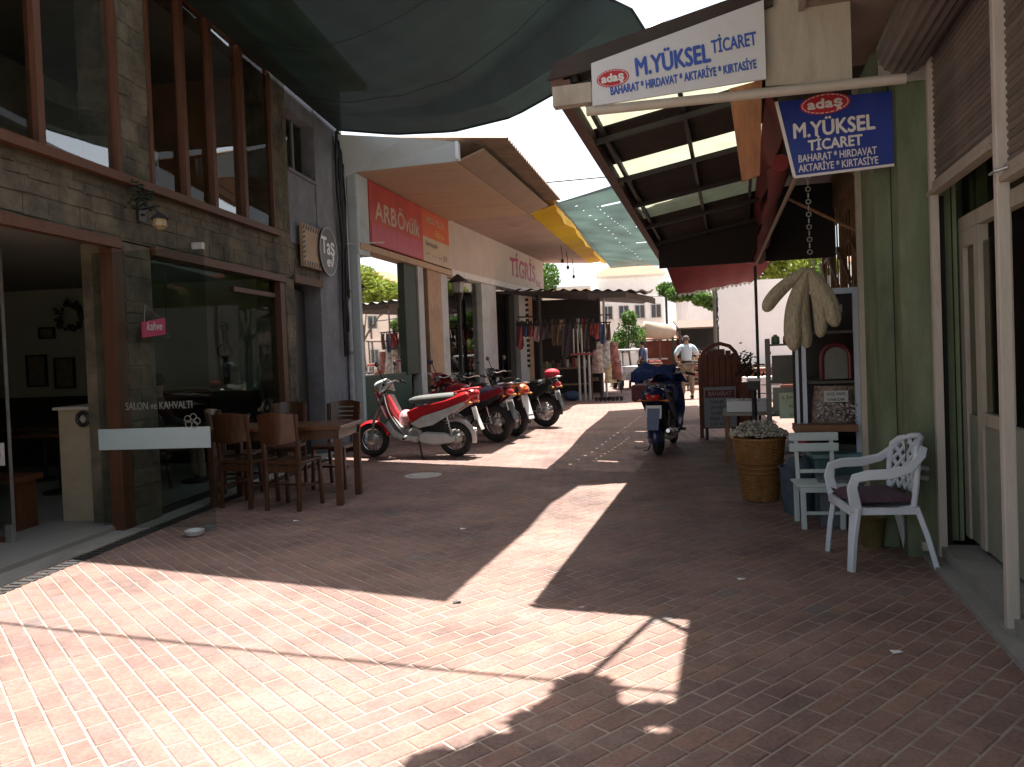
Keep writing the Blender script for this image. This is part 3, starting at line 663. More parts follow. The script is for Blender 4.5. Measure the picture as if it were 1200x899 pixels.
# ================================================================== LEFT SHOPS
def fpart(name, mt, par, F, fn, **k):
    b = MB(F); fn(b); return b.build(name, mt, par, world=True, **k)
def fbox(name, mt, par, F, a, c, **k): return fpart(name, mt, par, F, lambda b: b.box(a, c), **k)
SHOPG = mat('shop_green', (.05,.085,.06), .6, .15, 3); COLW = mat('white_column', (.45,.45,.44), .7, .1, 3, stains=.3)
COLT = mat('tan_column', (.42,.27,.17), .8, .12, 3, stains=.3)
PALEW = mat('pale_blue_render', (.46,.52,.54), .85, .1, 2, .15, 20, stains=.3)
s1 = thing('shop_building', 'low shop with long red sign and green panelled glass front', 'building', (-4.3, 14, 0))
fbox('front_panel', SHOPG, s1, L2, (-.1,.0,0), (.02,2.62,1.15))
fbox('window', mat('green_frame', (.06,.09,.06), .5), s1, L2, (-.06,.0,1.152), (.03,2.3,1.2))
fbox('pane', glass('shop_glass', (.35,.4,.38), 5.0), s1, L2, (-.02,.02,1.2), (-.015,2.3,3.5))
fbox('column', mat('dark_green_column', (.05,.065,.045), .7, .2, 3), s1, L2, (-.12,2.3,1.152), (.06,3.05,3.6))
fbox('column', COLW, s1, L2, (-.1,3.05,0), (.1,3.4,3.6))
fbox('door', mat('dark_brown', (.05,.03,.02), .6), s1, L2, (-.08,3.4,0), (-.02,3.75,3.6))
fbox('column', COLT, s1, L2, (-.1,3.75,0), (.08,4.75,3.6))
fbox('column', COLW, s1, L2, (-.1,4.75,0), (.05,5.35,3.6))
fbox('cornice', CANOPY, s1, L2, (-.1,-.02,3.5), (.14,5.42,3.62))
fbox('end_wall', PALEW, s1, L2, (-4,-.12,0), (.1,.0,5.35))
fbox('upper_wall', PALEW, s1, L2, (-.2,.0,3.62), (-.01,5.42,5.2))
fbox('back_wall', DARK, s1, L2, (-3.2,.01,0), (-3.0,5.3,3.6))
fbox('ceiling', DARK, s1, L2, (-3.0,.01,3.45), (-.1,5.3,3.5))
fbox('roof', CONC, s1, L2, (-4.2,-.12,5.35), (.1,5.4,5.45))
fbox('side_return', PALEW, s1, L2, (.0,-.1,3.4), (.12,.42,4.85))
REDS = mat('red_sign', (.42,.035,.03), .5, .2, 2, .3, 3, col2=(.48,.06,.035), stains=.35, stain_col=(.25,.05,.06))
t = thing('shop_sign', 'long red shop sign board with pale lettering under the canopy', 'sign', (-4.2, 14, 3.7))
fbox('board', REDS, t, L2, (.0,.45,3.66), (.13,3.4,4.84))
fbox('board', mat('orange_sign', (.55,.10,.03), .5, .12, 3), t, L2, (.0,3.402,4.22), (.129,5.36,4.84))
fbox('panel', mat('pink_sign_panel', (.45,.06,.10), .5, .25, 5, stretch=(1,3,.6)), t, L2, (.131,.5,3.68), (.138,3.3,4.05))
fbox('panel', mat('cream_sign_panel', (.48,.38,.26), .6, .12, 3), t, L2, (.0,3.402,3.66), (.13,5.36,4.218))
def LF(F, u, v, z): return face_M(F @ V(u, v, z), F.to_3x3() @ V(0,1,0), (0,0,1))
PALEL = mat('pale_lettering', (.5,.38,.3), .6)
text('lettering', 'ARB', .5, PALEL, t, LF(L2,.134,1.25,4.3), width=1.1, bold=.012)
text('lettering', 'Övülk', .5, PALEL, t, LF(L2,.134,2.5,4.3), width=1.3, bold=.008)
text('lettering', 'HEDİYELİK', .2, PALEL, t, LF(L2,.134,4.3,4.62), width=1.4)
text('lettering', 'Eşya', .2, mat('yellow_lettering', (.6,.4,.1), .6), t, LF(L2,.134,4.6,4.37), width=.6)
text('lettering', 'hesaplı', .17, BLACK, t, LF(L2,.134,4.0,4.08), width=.8)
text('lettering', '··· - - -- ʘ', .17, BLACK, t, LF(L2,.134,4.35,3.84), width=1.5)
# canopy one: tapered end panel, soffit, tin roof
cn = thing('canopy', 'deep tan canopy with white end panel above the red sign', 'canopy', (-3.5, 14, 4.8))
def C2(u, v, z): return L2 @ V(u, v, z)
oz = 4.86
fpart('soffit', CANOPY, cn, L2, lambda b: b.prism([(-.05,-.12,4.86),(2.02,-.12,oz),(2.15,5.45,oz),(.1,5.45,4.86)], (0,0,.05)))
fpart('end_panel', mat('white_fascia', (.62,.72,.75), .6, .06, 2, stains=.15, stain_col=(.4,.4,.38)), cn, L2, lambda b: b.prism([(-.1,-.16,4.75),(.1,-.16,4.85),(2.05,-.16,4.87),(2.05,-.30,5.16),(1.2,-.42,5.28),(-.1,-.5,5.45)], (0,.03,0)))
fpart('edge_trim', WHITEP, cn, L2, lambda b: b.box((2.05,-.30,4.87),(2.09,-.12,5.17)))
fpart('fascia', mat('brown_fascia', (.30,.19,.13), .8, .15, 3), cn, L2, lambda b: b.prism([(2.05,-.1,4.86),(2.5,-.1,5.02),(2.62,5.45,5.02),(2.17,5.45,4.86)], (0,0,.04)))
def corr(F, u0, u1, v0, v1, zf, n=40, amp=.02, along='u', th=.006, waves=20):
    b = MB(F)
    if along == 'u': b.grid(lambda s, q: V(u0+(u1-u0)*s, v0+(v1-v0)*q, zf(u0+(u1-u0)*s, v0+(v1-v0)*q)+amp*math.sin(2*math.pi*waves*q)), 3, waves*8)
    else: b.grid(lambda s, q: V(u0+(u1-u0)*s, v0+(v1-v0)*q, zf(u0+(u1-u0)*s, v0+(v1-v0)*q)+amp*math.sin(2*math.pi*waves*s)), waves*8, 3)
    return b
corr(L2, -.5, 2.95, -.2, 5.45, lambda u, v: 5.46-.10*u, waves=34, amp=.03).build('tin_roof', CANOPYR, cn, world=True, smooth=True)
# shop two -----------------------------------------------------------
s2 = thing('shop_building', 'second shop with white fascia carrying purple letters', 'building', (-3.2, 23, 0))
BEIGE = mat('beige_fascia', (.50,.42,.36), .7, .08, 2, stains=.25, stain_col=(.3,.25,.22))
fbox('fascia', BEIGE, s2, L3, (-.1,.02,3.66), (.10,9.5,4.92))
fbox('cornice', mat('cornice_white', (.6,.58,.54), .7), s2, L3, (-.12,.02,3.5), (.16,9.8,3.66))
fbox('back_wall', mat('pale_interior', (.3,.29,.27), .8), s2, L3, (-2.6,.0,0), (-2.4,9.5,3.5))
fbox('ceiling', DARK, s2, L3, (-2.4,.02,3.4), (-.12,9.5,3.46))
fbox('column', COLW, s2, L3, (-.12,2.4,0), (.1,3.7,3.5))
fbox('column', COLW, s2, L3, (-.12,6.1,0), (.1,7.1,3.5))
fbox('column', COLT, s2, L3, (-.12,7.1,0), (.06,7.9,3.5))
fbox('window', mat('grey_frame', (.2,.2,.2), .6), s2, L3, (-.08,.02,0), (-.02,2.38,.5))
fbox('pane', GLASS, s2, L3, (-.05,.02,.5), (-.045,2.38,3.48))
fbox('window', mat('grey_frame', (.2,.2,.2), .6), s2, L3, (-.08,3.72,0), (-.02,6.08,.5))
fbox('pane', GLASS, s2, L3, (-.05,3.72,.5), (-.045,6.08,3.48))
fbox('end_wall', BEIGE, s2, L3, (-2.6,9.5,0), (.0,9.6,5))
text('lettering', 'TİGRİS', .8, mat('purple_lettering', (.30,.02,.10), .5), s2, LF(L3,.105,6.8,4.2), width=3.0, bold=.02)
text('lettering', 'tic.', .4, mat('purple_lettering', (.30,.02,.10), .5), s2, LF(L3,.105,8.8,3.95), width=.9)
part('notice_board', mat('black_letters', (.03,.03,.04), .6), s2, lambda b: [b.box(tuple(L3 @ V(.105,6.85,z)), tuple(L3 @ V(.12,6.85,z)+V(.09,0,.09))) for z in [1.0+.17*k for k in range(14)]], world=True)
c2 = thing('canopy', 'pinkish tan canopy further along with yellow vinyl valance', 'canopy', (-2.5, 23, 4.8))
P2 = mat('pink_soffit', (.42,.29,.23), .85, .12, 1.6, .15, 15, stains=.3)
q = [L2 @ V(.1,5.47,4.9), L2 @ V(2.15,5.47,4.9), V(-.45,29.3,4.78), V(-2.1,28.6,4.78)]
part('soffit', P2, c2, lambda b: b.prism(q, (0,0,.05)), world=True)
e0 = L2 @ V(2.6,5.47,5.08); e1 = V(-.05,29.4,4.86); i0 = L2 @ V(2.17,5.47,4.92); i1 = V(-.46,29.3,4.80)
part('fascia', mat('brown_fascia', (.30,.19,.13), .8, .15, 3), c2, lambda b: b.prism([i0, e0, e1, i1], (0,0,.03)), world=True)
part('tin_roof', CANOPYR, c2, lambda b: b.prism([q[0]+V(0,0,.4), e0+V(.2,0,.12), e1+V(.2,0,.12), q[3]+V(0,0,.4)], (0,0,.02)), world=True)
def yel(s, r_):
    a = (i0+V(.0,.02,-.03)).lerp(i1+V(0,0,-.03), s); d = (e0+V(.24,.02,-.02)).lerp(e1+V(.24,0,-.02), s)
    p = a.lerp(d, min(1, r_*1.35)); p.z += .012*math.sin(50*s)
    if r_ > .74: p.z -= (r_-.74)*(.7+.25*math.sin(17*s)); p.x += .03*math.sin(33*s)
    return p
t = thing('yellow_awning', 'bright yellow vinyl awning strip hung on the canopy edge', 'awning', (e0.x, e0.y, 4.9))
part('vinyl', YELLOW, t, lambda b: b.grid(yel, 60, 12, th=-.008), world=True, smooth=True)
for k, (yy, ln) in enumerate(((24.0,.45),(25.5,.5),(27.8,.6))):
    x_ = -1.2+.1*k
    b = MB(); b.tube([(x_, yy, 4.78), (x_+.02, yy, 4.78-ln*.5), (x_+.03, yy, 4.78-ln)], .012, 5); b.ell((x_+.03,yy,4.75-ln), (.05,.05,.07), 8, 6)
    tag_mesh(b.build('hanging_bulb', BLACK), ('bare black bulb nearest of three hanging from the pink canopy','middle bare bulb hanging from the pink canopy','farthest bare bulb hanging from the pink canopy')[k], 'lamp', 'bulbs under the pink canopy')
# street lamp in front
t = thing('street_lamp', 'black iron street lamp with glass lantern before the shops', 'street lamp', (-3.0,16,0))
part('post', BLACK, t, lambda b: b.lathe([(.12,0),(.12,.1),(.07,.15),(.055,.6),(.045,1.0),(.04,2.6),(.06,2.65),(.11,2.8),(.12,2.82)], (0,0,0), 12), smooth=True)
part('lantern', mat('lantern_glass', (.3,.28,.25), .3), t, lambda b: b.lathe([(.10,2.83),(.15,3.05)], (0,0,0), 6))
part('cap', BLACK, t, lambda b: b.lathe([(.2,3.05),(.22,3.07),(.1,3.16),(.02,3.22)], (0,0,0), 8))
# shop window display: shelves with goods
COLRS = [(.45,.3,.2),(.35,.08,.06),(.5,.48,.4),(.1,.13,.2),(.25,.2,.12),(.5,.35,.1),(.12,.2,.12),(.4,.2,.25),(.6,.6,.58)]
GOODS = [mat('goods_%s' % n_, c_, .6, .3, 15) for n_, c_ in zip('abcdefghi', COLRS)]
for (F, v0, v1, u_, lb) in ((L3,.4,2.3,-1.0,'tall display shelf packed with small goods behind first column of second shop'), (L3,3.9,6.0,-1.0,'tall display shelf packed with small goods between the two white columns')):
    p0 = F @ V(u_, (v0+v1)/2, 0)
    t = thing('display_shelf', lb, 'shelf', tuple(p0))
    for z in (.4,.9,1.4,1.9,2.4): fbox('shelf', IVORY, t, F, (u_-.3,v0,z), (u_+.1,v1,z+.03))
    for vv in (v0, v1): fbox('side_panel', IVORY, t, F, (u_-.3,vv-.02,0), (u_+.1,vv,2.9))
    for z in (.43,.93,1.43,1.93,2.43):
        for gi in range(3):
            def items(b):
                vv = v0+.05+rs.random()*.1
                while vv < v1-.12:
                    h = rs.uniform(.12,.38); wd_ = rs.uniform(.06,.14)
                    if rs.random() < .5: b.box((u_-.18+gi*.08,vv,z), (u_-.12+gi*.08,vv+wd_,z+h))
                    vv += wd_+rs.uniform(.01,.1)
            fpart('goods', rs.choice(GOODS), t, F, items, kind='stuff')

# ================================================================== CAFE FURNITURE
def chair(loc, rz, label, sc=1.1):
    t = thing('cafe_chair', label, 'chair', loc, rz, 'dark wooden chairs around the cafe table', sc)
    for sx in (-1, 1):
        part('leg', DKWOOD, t, lambda b: b.flat([(sx*.17,-.19,0),(sx*.175,-.17,.42),(sx*.19,-.22,.9)], .035, .035, (1,0,0)), bev=.004)
        part('leg', DKWOOD, t, lambda b: b.flat([(sx*.19,.2,0),(sx*.18,.18,.43)], .035, .035, (1,0,0)), bev=.004)
    part('seat', DKWOOD, t, lambda b: b.box((-.2,-.18,.43),(.2,.21,.465)), bev=.012)
    part('backrest', DKWOOD, t, lambda b: b.grid(lambda u, v: V(-.19+.38*u, -.205-.05*math.sin(math.pi*u)-.03*v, .66+.25*v+(.02*math.sin(math.pi*u) if v > .5 else -.03*math.sin(math.pi*u))), 10, 5, th=.016), smooth=True)
    part('stretcher', DKWOOD, t, lambda b: [b.box((-.17,-.185,.36),(.17,-.16,.42)), b.box((-.18,-.17,.2),(-.165,.19,.225)), b.box((.165,-.17,.2),(.18,.19,.225)), b.box((-.17,.0,.205),(.17,.02,.225))])
    return t
def slat_back(t): pass
ch = chair((-3.86,7.88,0), R_(-14), 'leftmost dark wooden chair with its curved back to the viewer')
ch2 = dup(ch, (-3.29,7.72,0), R_(-9), 'middle dark wooden chair pushed against the near table edge')
ch3 = dup(ch, (-3.25,8.95,0), R_(172), 'dark wooden chair on the far right side of the cafe table')
ch4 = dup(ch, (-3.95,9.05,0), R_(186), 'dark wooden chair on the far left side of the cafe table')
ch5 = dup(ch, (-4.25,8.4,0), R_(-80), 'dark wooden chair at the window end of the cafe table')
for c_, lb in ((ch3,'far'),):
    part('back_slats', mat('pale_slot', (.3,.28,.25), .5), c_, lambda b: [b.box((-.10,-.262,.70+.05*k),(.10,-.256,.713+.05*k)) for k in range(4)])
t = thing('cafe_table', 'dark wooden cafe table with square legs outside the window', 'table', (-3.5,8.1,0))
TW = mat('table_wood', (.12,.05,.022), .3, .3, 6, .08, 40, stretch=(1,6,6), coat=.4)
part('tabletop', TW, t, lambda b: b.box((-.78,-.36,.80),(.74,.36,.84)), bev=.006)
part('apron', DKWOOD, t, lambda b: [b.box((-.72,-.31,.70),(.68,-.28,.80)), b.box((-.72,.28,.70),(.68,.31,.80)), b.box((.66,-.28,.70),(.69,.28,.80)), b.box((-.74,-.28,.70),(-.71,.28,.80))])
for sx in (-.75, .655):
    for sy in (-.34, .27): part('leg', ORWOOD if sx > 0 else DKWOOD, t, lambda b: b.box((sx,sy,0),(sx+.07,sy+.07,.70)), bev=.004)
b = MB(); b.lathe([(.03,0),(.04,.1),(.038,.1),(.0,.01)], (-4.02,8.2,.842), 12); tag_mesh(b.build('drinking_glass', mat('milky_glass', (.35,.42,.42), .3), smooth=True), 'small pale drinking glass standing on the cafe table', 'glass')
t = thing('napkin_holder', 'small white napkin holder lying on the cafe table', 'napkin holder', (-4.1,8.0,.842))
part('tray', mat('napkin_white', (.5,.5,.48), .6), t, lambda b: [b.box((-.09,-.05,0),(.09,.05,.012)), b.box((-.08,-.01,.012),(.08,.01,.06))])
t = thing('water_bowl', 'dark round flower basket on the floor beneath the chairs', 'basket', (-3.9,7.75,0)) if False else None

# ================================================================== PEOPLE
def body(name, mt, par, J, E_, rad, sub=1):
    me = bpy.data.meshes.new(name); me.from_pydata(J, E_, []); o = bpy.data.objects.new(name, me); COL.objects.link(o); o.parent = par
    sk = o.modifiers.new('Skin', 'SKIN'); sk.use_smooth_shade = True
    if not me.skin_vertices:
        bmx = bmesh.new(); bmx.from_mesh(me); bmx.verts.layers.skin.verify(); bmx.to_mesh(me); bmx.free()
    for i, r in enumerate(rad):
        me.skin_vertices[0].data[i].radius = r if isinstance(r, tuple) else (r, r)
    me.skin_vertices[0].data[0].use_root = True
    s = o.modifiers.new('Sub', 'SUBSURF'); s.levels = s.render_levels = sub
    me.materials.append(mt); return o
SKIN = mat('skin', (.40,.24,.17), .6, .08, 10)
def standing(loc, rz, label, shirt, pants, hairc, sc=1.0, hip=True):
    t = thing('person', label, 'person', loc, rz, sc=sc)
    # one continuous body
    J = [(0,0,.95),(0,0,1.12),(0,0,1.32),(0,0,1.46),(0,.01,1.54),(0,.03,1.64),
         (-.19,0,1.41),(-.32,-.02,1.2),(-.22,.12,1.02),(.19,0,1.41),(.31,0,1.2),(.36,.18,1.08),
         (-.1,0,.9),(-.12,0,.5),(-.13,.0,.09),(.1,0,.9),(.12,.02,.5),(.14,.03,.09),(-.13,.13,.04),(.15,.16,.04),
         (-.16,.16,1.0),(.38,.26,1.08)]
    E_ = [(0,1),(1,2),(2,3),(3,4),(4,5),(3,6),(6,7),(7,8),(3,9),(9,10),(10,11),(0,12),(12,13),(13,14),(0,15),(15,16),(16,17),(14,18),(17,19),(8,20),(11,21)]
    rad = [.13,.12,.14,.09,.055,.085,.065,.045,.035,.065,.045,.035,.085,.06,.045,.085,.06,.045,.04,.04,.03,.03]
    body('body', SKIN, t, J, E_, rad, 2)
    body('shirt', shirt, t, [(0,0,1.0),(0,0,1.15),(0,0,1.33),(0,0,1.45),(-.2,0,1.42),(-.325,-.02,1.2),(.2,0,1.42),(.315,0,1.2)], [(0,1),(1,2),(2,3),(3,4),(4,5),(3,6),(6,7)], [.155,.15,.17,.11,.085,.07,.085,.07], 2)
    body('trousers', pants, t, [(0,0,.96),(-.1,0,.88),(-.125,0,.5),(-.13,0,.12),(.1,0,.88),(.125,.02,.5),(.14,.03,.12)], [(0,1),(1,2),(2,3),(0,4),(4,5),(5,6)], [.15,.105,.08,.07,.105,.08,.07], 1)
    part('belt', BLACK, t, lambda b: b.lathe([(.155,1.0),(.16,1.03),(.155,1.05)], (0,0,0), 14, cap=False), smooth=True)
    part('hair', hairc, t, lambda b: b.ell((0,-.0,1.69), (.085,.1,.075), 14, 8), smooth=True)
    for sx in (-1,1):
        part('ear', SKIN, t, lambda b: b.ell((sx*.088,.02,1.64), (.012,.022,.035), 8, 6), smooth=True)
        part('shoe', BLACK, t, lambda b: b.ell((sx*.135,.07,.045), (.05,.14,.05), 10, 6), smooth=True)
    part('nose', SKIN, t, lambda b: b.ell((0,.125,1.63), (.014,.02,.022), 6, 5), smooth=True)
    return t
standing((2.36,22.5,0), R_(8), 'man seen from behind in pale blue shirt and khaki trousers', mat('pale_blue_shirt', (.45,.58,.66), .8, .08, 8), mat('khaki', (.20,.16,.11), .85, .1, 8), mat('grey_hair', (.1,.09,.085), .9), 1.03)
standing((1.35,27.2,0), R_(70), 'distant person in a dark blue top standing among the stalls', mat('navy_top', (.05,.07,.14), .8), mat('dark_trousers', (.04,.04,.05), .8), mat('black_hair', (.02,.02,.02), .9), .98)
t = thing('person', 'seated person dimly seen through the cafe window behind the glass', 'person', (-5.45,8.75,.05), R_(-40))
J = [(0,0,.5),(0,-.02,.75),(0,0,.98),(0,.02,1.1),(0,.04,1.17),(0,.07,1.28),(-.18,0,1.03),(-.25,.1,.82),(-.12,.32,.78),(.18,0,1.03),(.25,.1,.82),(.12,.32,.78),(-.1,.1,.5),(-.11,.48,.48),(-.11,.5,.06),(.1,.1,.5),(.11,.48,.48),(.11,.5,.06),(-.08,.4,.78),(.08,.4,.78)]
body('body', SKIN, t, J, [(0,1),(1,2),(2,3),(3,4),(4,5),(3,6),(6,7),(7,8),(3,9),(9,10),(10,11),(0,12),(12,13),(13,14),(0,15),(15,16),(16,17),(8,18),(11,19)], [.13,.12,.13,.08,.05,.088,.06,.045,.035,.06,.045,.035,.08,.06,.045,.08,.06,.045,.03,.03], 2)
body('jacket', mat('dark_jacket', (.03,.035,.05), .8), t, [(0,0,.5),(0,-.02,.75),(0,0,.98),(0,.02,1.08),(-.19,0,1.03),(-.26,.1,.82),(-.14,.28,.78),(.19,0,1.03),(.26,.1,.82),(.14,.28,.78)], [(0,1),(1,2),(2,3),(3,4),(4,5),(5,6),(3,7),(7,8),(8,9)], [.15,.14,.15,.1,.08,.06,.05,.08,.06,.05], 1)
part('hair', mat('black_hair', (.02,.02,.02), .9), t, lambda b: b.ell((0,.045,1.32), (.095,.1,.085), 12, 8), smooth=True)
t = thing('cafe_stool', 'dark stool under the person seated inside the cafe', 'stool', (-5.45,8.75,.045))
part('seat', DKWOOD, t, lambda b: b.lathe([(.18,.36),(.18,.40)], (0,0,0), 16))
for k in range(3): part('leg', DKWOOD, t, lambda b: b.tube([(.12*math.cos(k*2.1),.12*math.sin(k*2.1),.36),(.17*math.cos(k*2.1),.17*math.sin(k*2.1),0)], .018, 6))
t = thing('inner_table', 'dark table inside the cafe window in front of the seated person', 'table', (-5.2,9.25,.045))
part('tabletop', TW, t, lambda b: b.box((-.35,-.3,.70),(.35,.3,.73)))
part('pedestal', BLACK, t, lambda b: b.lathe([(.22,0),(.2,.03),(.03,.06),(.03,.70)], (0,0,0), 12))
for k, (x_, y_) in enumerate(((-6.6,8.6),(-7.6,9.6))):
    b2 = thing('inner_table', ('dark table deeper inside the cafe, left one','dark table at the very back of the cafe')[k], 'table', (x_,y_,.045), group='tables deep inside the cafe')
    part('tabletop', TW, b2, lambda b: b.box((-.35,-.35,.70),(.35,.35,.73)))
    part('pedestal', BLACK, b2, lambda b: b.lathe([(.22,0),(.2,.03),(.03,.06),(.03,.70)], (0,0,0), 12))

# ================================================================== MOTORBIKES
def wheel(par, x, r, w_, spokes=True, tread=.0):
    wl = part('wheel', RUBBER, par, lambda b: b.torus((x,0,r), r-w_, w_, 28, 10, 'y', 1.05), smooth=True)
    part('rim', CHROME, wl, lambda b: b.lathe([(r-2.0*w_,-.02),(r-1.75*w_,-.026),(r-1.75*w_,.026),(r-2.0*w_,.02)], (x,0,r), 28, 'y', cap=False), smooth=True)
    part('hub', STEEL, wl, lambda b: b.lathe([(.03,-.07),(.07,-.05),(.07,.05),(.03,.07)], (x,0,r), 14, 'y'), smooth=True)
    def sp(b):
        for k in range(14):
            a = 2*math.pi*k/14; b.tube([(x+.06*math.cos(a),(-1)**k*.04,r+.06*math.sin(a)),(x+(r-2*w_)*math.cos(a+.25),0,r+(r-2*w_)*math.sin(a+.25))], .0035, 4, False)
    if spokes: part('spokes', CHROME, wl, sp)
    return wl
def bike(name, label, loc, rz, c1, c2, seatm, kind='cub', sc=1.0, group=None, rack=True, mirrors=True):
    t = thing(name, label, 'motor scooter' if kind == 'cub' else 'motorcycle', loc, rz, group, sc)
    WB = .60 if kind == 'cub' else .62; r = .235 if kind == 'cub' else .29; w_ = .045 if kind == 'cub' else .055
    wheel(t, WB, r, w_); wheel(t, -WB, r, w_*1.1)
    # fork and steering
    for s in (-1,1): part('fork', STEEL, t, lambda b: b.tube([(WB,.075*s,r),(WB-.06,.075*s,.52),(WB-.2,.05*s,.86)], [.022,.022,.025], 8), smooth=True)
    def arch(x, R, a0, a1, hw, th=.012, n_=12):
        def f(u, v):
            a = a0+(a1-a0)*u; q = (v-.5)*2; rr = R-.035*q*q
            return V(x+rr*math.cos(a), hw*q, r+rr*math.sin(a))
        return f
    part('front_fender', c1, t, lambda b: b.grid(arch(WB, r+.035, R_(20), R_(165), .065), 16, 6, th=.006), smooth=True)
    part('rear_fender', c2 if kind == 'cub' else BLACK, t, lambda b: b.grid(arch(-WB, r+.05, R_(60), R_(190), .08), 16, 6, th=.006), smooth=True)
    # headset
    part('headset', c2 if kind == 'cub' else c1, t, lambda b: b.grid(lambda u, v: V(.36+.16*math.sin(math.pi*v)*math.cos(math.pi*(u-.5)), .26*(2*u-1)*(1-.3*v), .93+.14*v-.05*abs(2*u-1)), 14, 8, th=.02), smooth=True)
    part('headlight', mat('headlight_glass', (.6,.62,.62), .15), t, lambda b: b.ell((.50,0,.96), (.05,.08,.06), 14, 8), smooth=True)
    part('handlebar', CHROME, t, lambda b: b.tube([(.27,-.34,1.0),(.33,-.2,1.03),(.36,0,1.0),(.33,.2,1.03),(.27,.34,1.0)], .012, 8), smooth=True)
    for s in (-1,1):
        part('grip', BLACK, t, lambda b: b.tube([(.275,.25*s,1.025),(.25,.37*s,.995)], .02, 8), smooth=True)
        part('indicator', mat('amber_lens', (.6,.2,.02), .3), t, lambda b: b.ell((.44,.16*s,.92), (.03,.035,.022), 8, 6), smooth=True)
        if mirrors:
            mr_ = part('mirror', BLACK, t, lambda b: [b.tube([(.32,.2*s,1.04),(.36,.24*s,1.16),(.36,.28*s,1.24)], .007, 6), b.ell((.365,.30*s,1.27), (.018,.06,.042), 12, 8)], smooth=True)
    if kind == 'cub':
        # leg shield: two swept wings from the headstock down to the footrests
        for s in (-1,1):
            part('leg_shield', c2, t, lambda b: b.grid(lambda u, v: V(.46-.34*v+.04*math.sin(math.pi*v)-.12*u*(1-.3*v), s*(.04+.17*u*(.75+.35*math.sin(math.pi*v))), .86-.56*v-.02*u), 6, 14, th=.01), smooth=True)
        part('front_cowl', c1, t, lambda b: b.grid(lambda u, v: V(.50-.16*v+.05*math.cos(math.pi*(u-.5)), .16*(2*u-1)*(.5+.5*math.sin(math.pi*(v*.8+.1))), .88-.36*v), 10, 8, th=.014), smooth=True)
        part('frame_tube', c1, t, lambda b: b.tube([(.38,0,.82),(.26,0,.60),(.12,0,.46),(-.05,0,.46),(-.3,0,.6),(-.62,0,.70)], [.05,.055,.06,.065,.07,.05], 10), smooth=True)
    else:
        part('fuel_tank', c1, t, lambda b: b.ell((.12,0,.80), (.27,.13,.11), 18, 10, Matrix.Rotation(R_(8), 4, 'Y')), smooth=True)
        part('frame_tube', BLACK, t, lambda b: [b.tube([(.40,0,.86),(.3,s*.05,.5),(.2,s*.1,.27),(-.2,s*.1,.27),(-.45,s*.1,.62),(-.8,s*.09,.74)], .018, 8) for s in (-1,1)], smooth=True)
        part('front_fairing', c1, t, lambda b: b.grid(lambda u, v: V(.52-.1*v+.07*math.cos(math.pi*(u-.5)), .17*(2*u-1)*(1-.4*v), 1.08-.34*v), 10, 8, th=.014), smooth=True)
    # side covers
    for s in (-1,1):
        def sidep(b):
            ps = [(.02,.50),(-.12,.40),(-.30,.44),(-.62,.62),(-.86,.78),(-.82,.86),(-.50,.76),(-.10,.68),(.04,.62)]
            b.prism([(x,s*.10,z) for x, z in ps], (0,s*.05,0))
        part('side_cover', c1, t, sidep, bev=.018, smooth=True)
        part('side_trim', c2, t, lambda b: b.prism([(x,s*.152,z) for x, z in [(-.02,.46),(-.14,.40),(-.34,.44),(-.66,.62),(-.80,.70),(-.78,.74),(-.55,.66),(-.2,.56)]], (0,s*.02,0)), bev=.008, smooth=True)
        part('shock_absorber', CHROME, t, lambda b: [b.tube([(-WB,.13*s,r),(-.5,.13*s,.66)], .014, 8)] + [b.torus((-WB+.12*k/7*1.0+.01,.13*s,r+.06+.28*k/7), .026, .006, 10, 5, 'z') for k in range(8)], smooth=True)
        part('footrest', BLACK, t, lambda b: b.tube([(.05,.1*s,.27),(.05,.26*s,.27)], .018, 8))
        part('swing_arm', STEEL, t, lambda b: b.flat([(-.1,.09*s,.3),(-WB-.03,.09*s,r)], .035, .02, (0,0,1)))
    part('seat', seatm, t, lambda b: b.grid(lambda u, v: (lambda q: V(.02-.78*v, (.12 if v < .2 else .125)*math.cos(q)*(1-.25*(2*v-1)**4), .765+.02*v+.045*math.sin(2.6*v*math.pi/2.6)*0+.055*math.sin(q)*(1-.5*(2*v-1)**6)+.035*v))(2*math.pi*u), 18, 14) and b.box((.0,-.1,.72),(-.74,.1,.775)), smooth=True)
    if rack: part('rear_rack', c1 if kind == 'cub' else CHROME, t, lambda b: [b.tube([(-.62,s*.09,.86),(-.88,s*.09,.91),(-.96,s*.05,.91)], .012, 6) for s in (-1,1)] + [b.tube([(x,-.09,.90),(x,.09,.90)], .008, 6) for x in (-.72,-.8,-.9)], smooth=True)
    part('tail_light', mat('red_lens', (.5,.02,.015), .25, coat=.5), t, lambda b: b.ell((-.88,0,.77), (.06,.10,.055), 12, 8), smooth=True)
    for s in (-1,1): part('indicator', mat('amber_lens', (.6,.2,.02), .3), t, lambda b: [b.tube([(-.84,.06*s,.72),(-.86,.16*s,.72)], .007, 5), b.ell((-.87,.17*s,.72), (.025,.03,.02), 8, 6)], smooth=True)
    pl = part('licence_plate', mat('plate_white', (.75,.75,.73), .5), t, lambda b: b.prism([(-.90,-.1,.50),(-.90,.1,.50),(-.86,.1,.66),(-.86,-.1,.66)], (-.006,0,-.002)))
    text('lettering', '48 HZ 731', .05, BLACK, pl, t.matrix_basis @ face_M((-.888,0,.58), (0,-1,0), (.25,0,1)), width=.15)
    part('mudguard', c2 if kind == 'cub' else BLACK, t, lambda b: b.prism([(-.86,-.08,.66),(-.86,.08,.66),(-.98,.07,.36),(-.98,-.07,.36)], (.008,0,.0)), smooth=False)
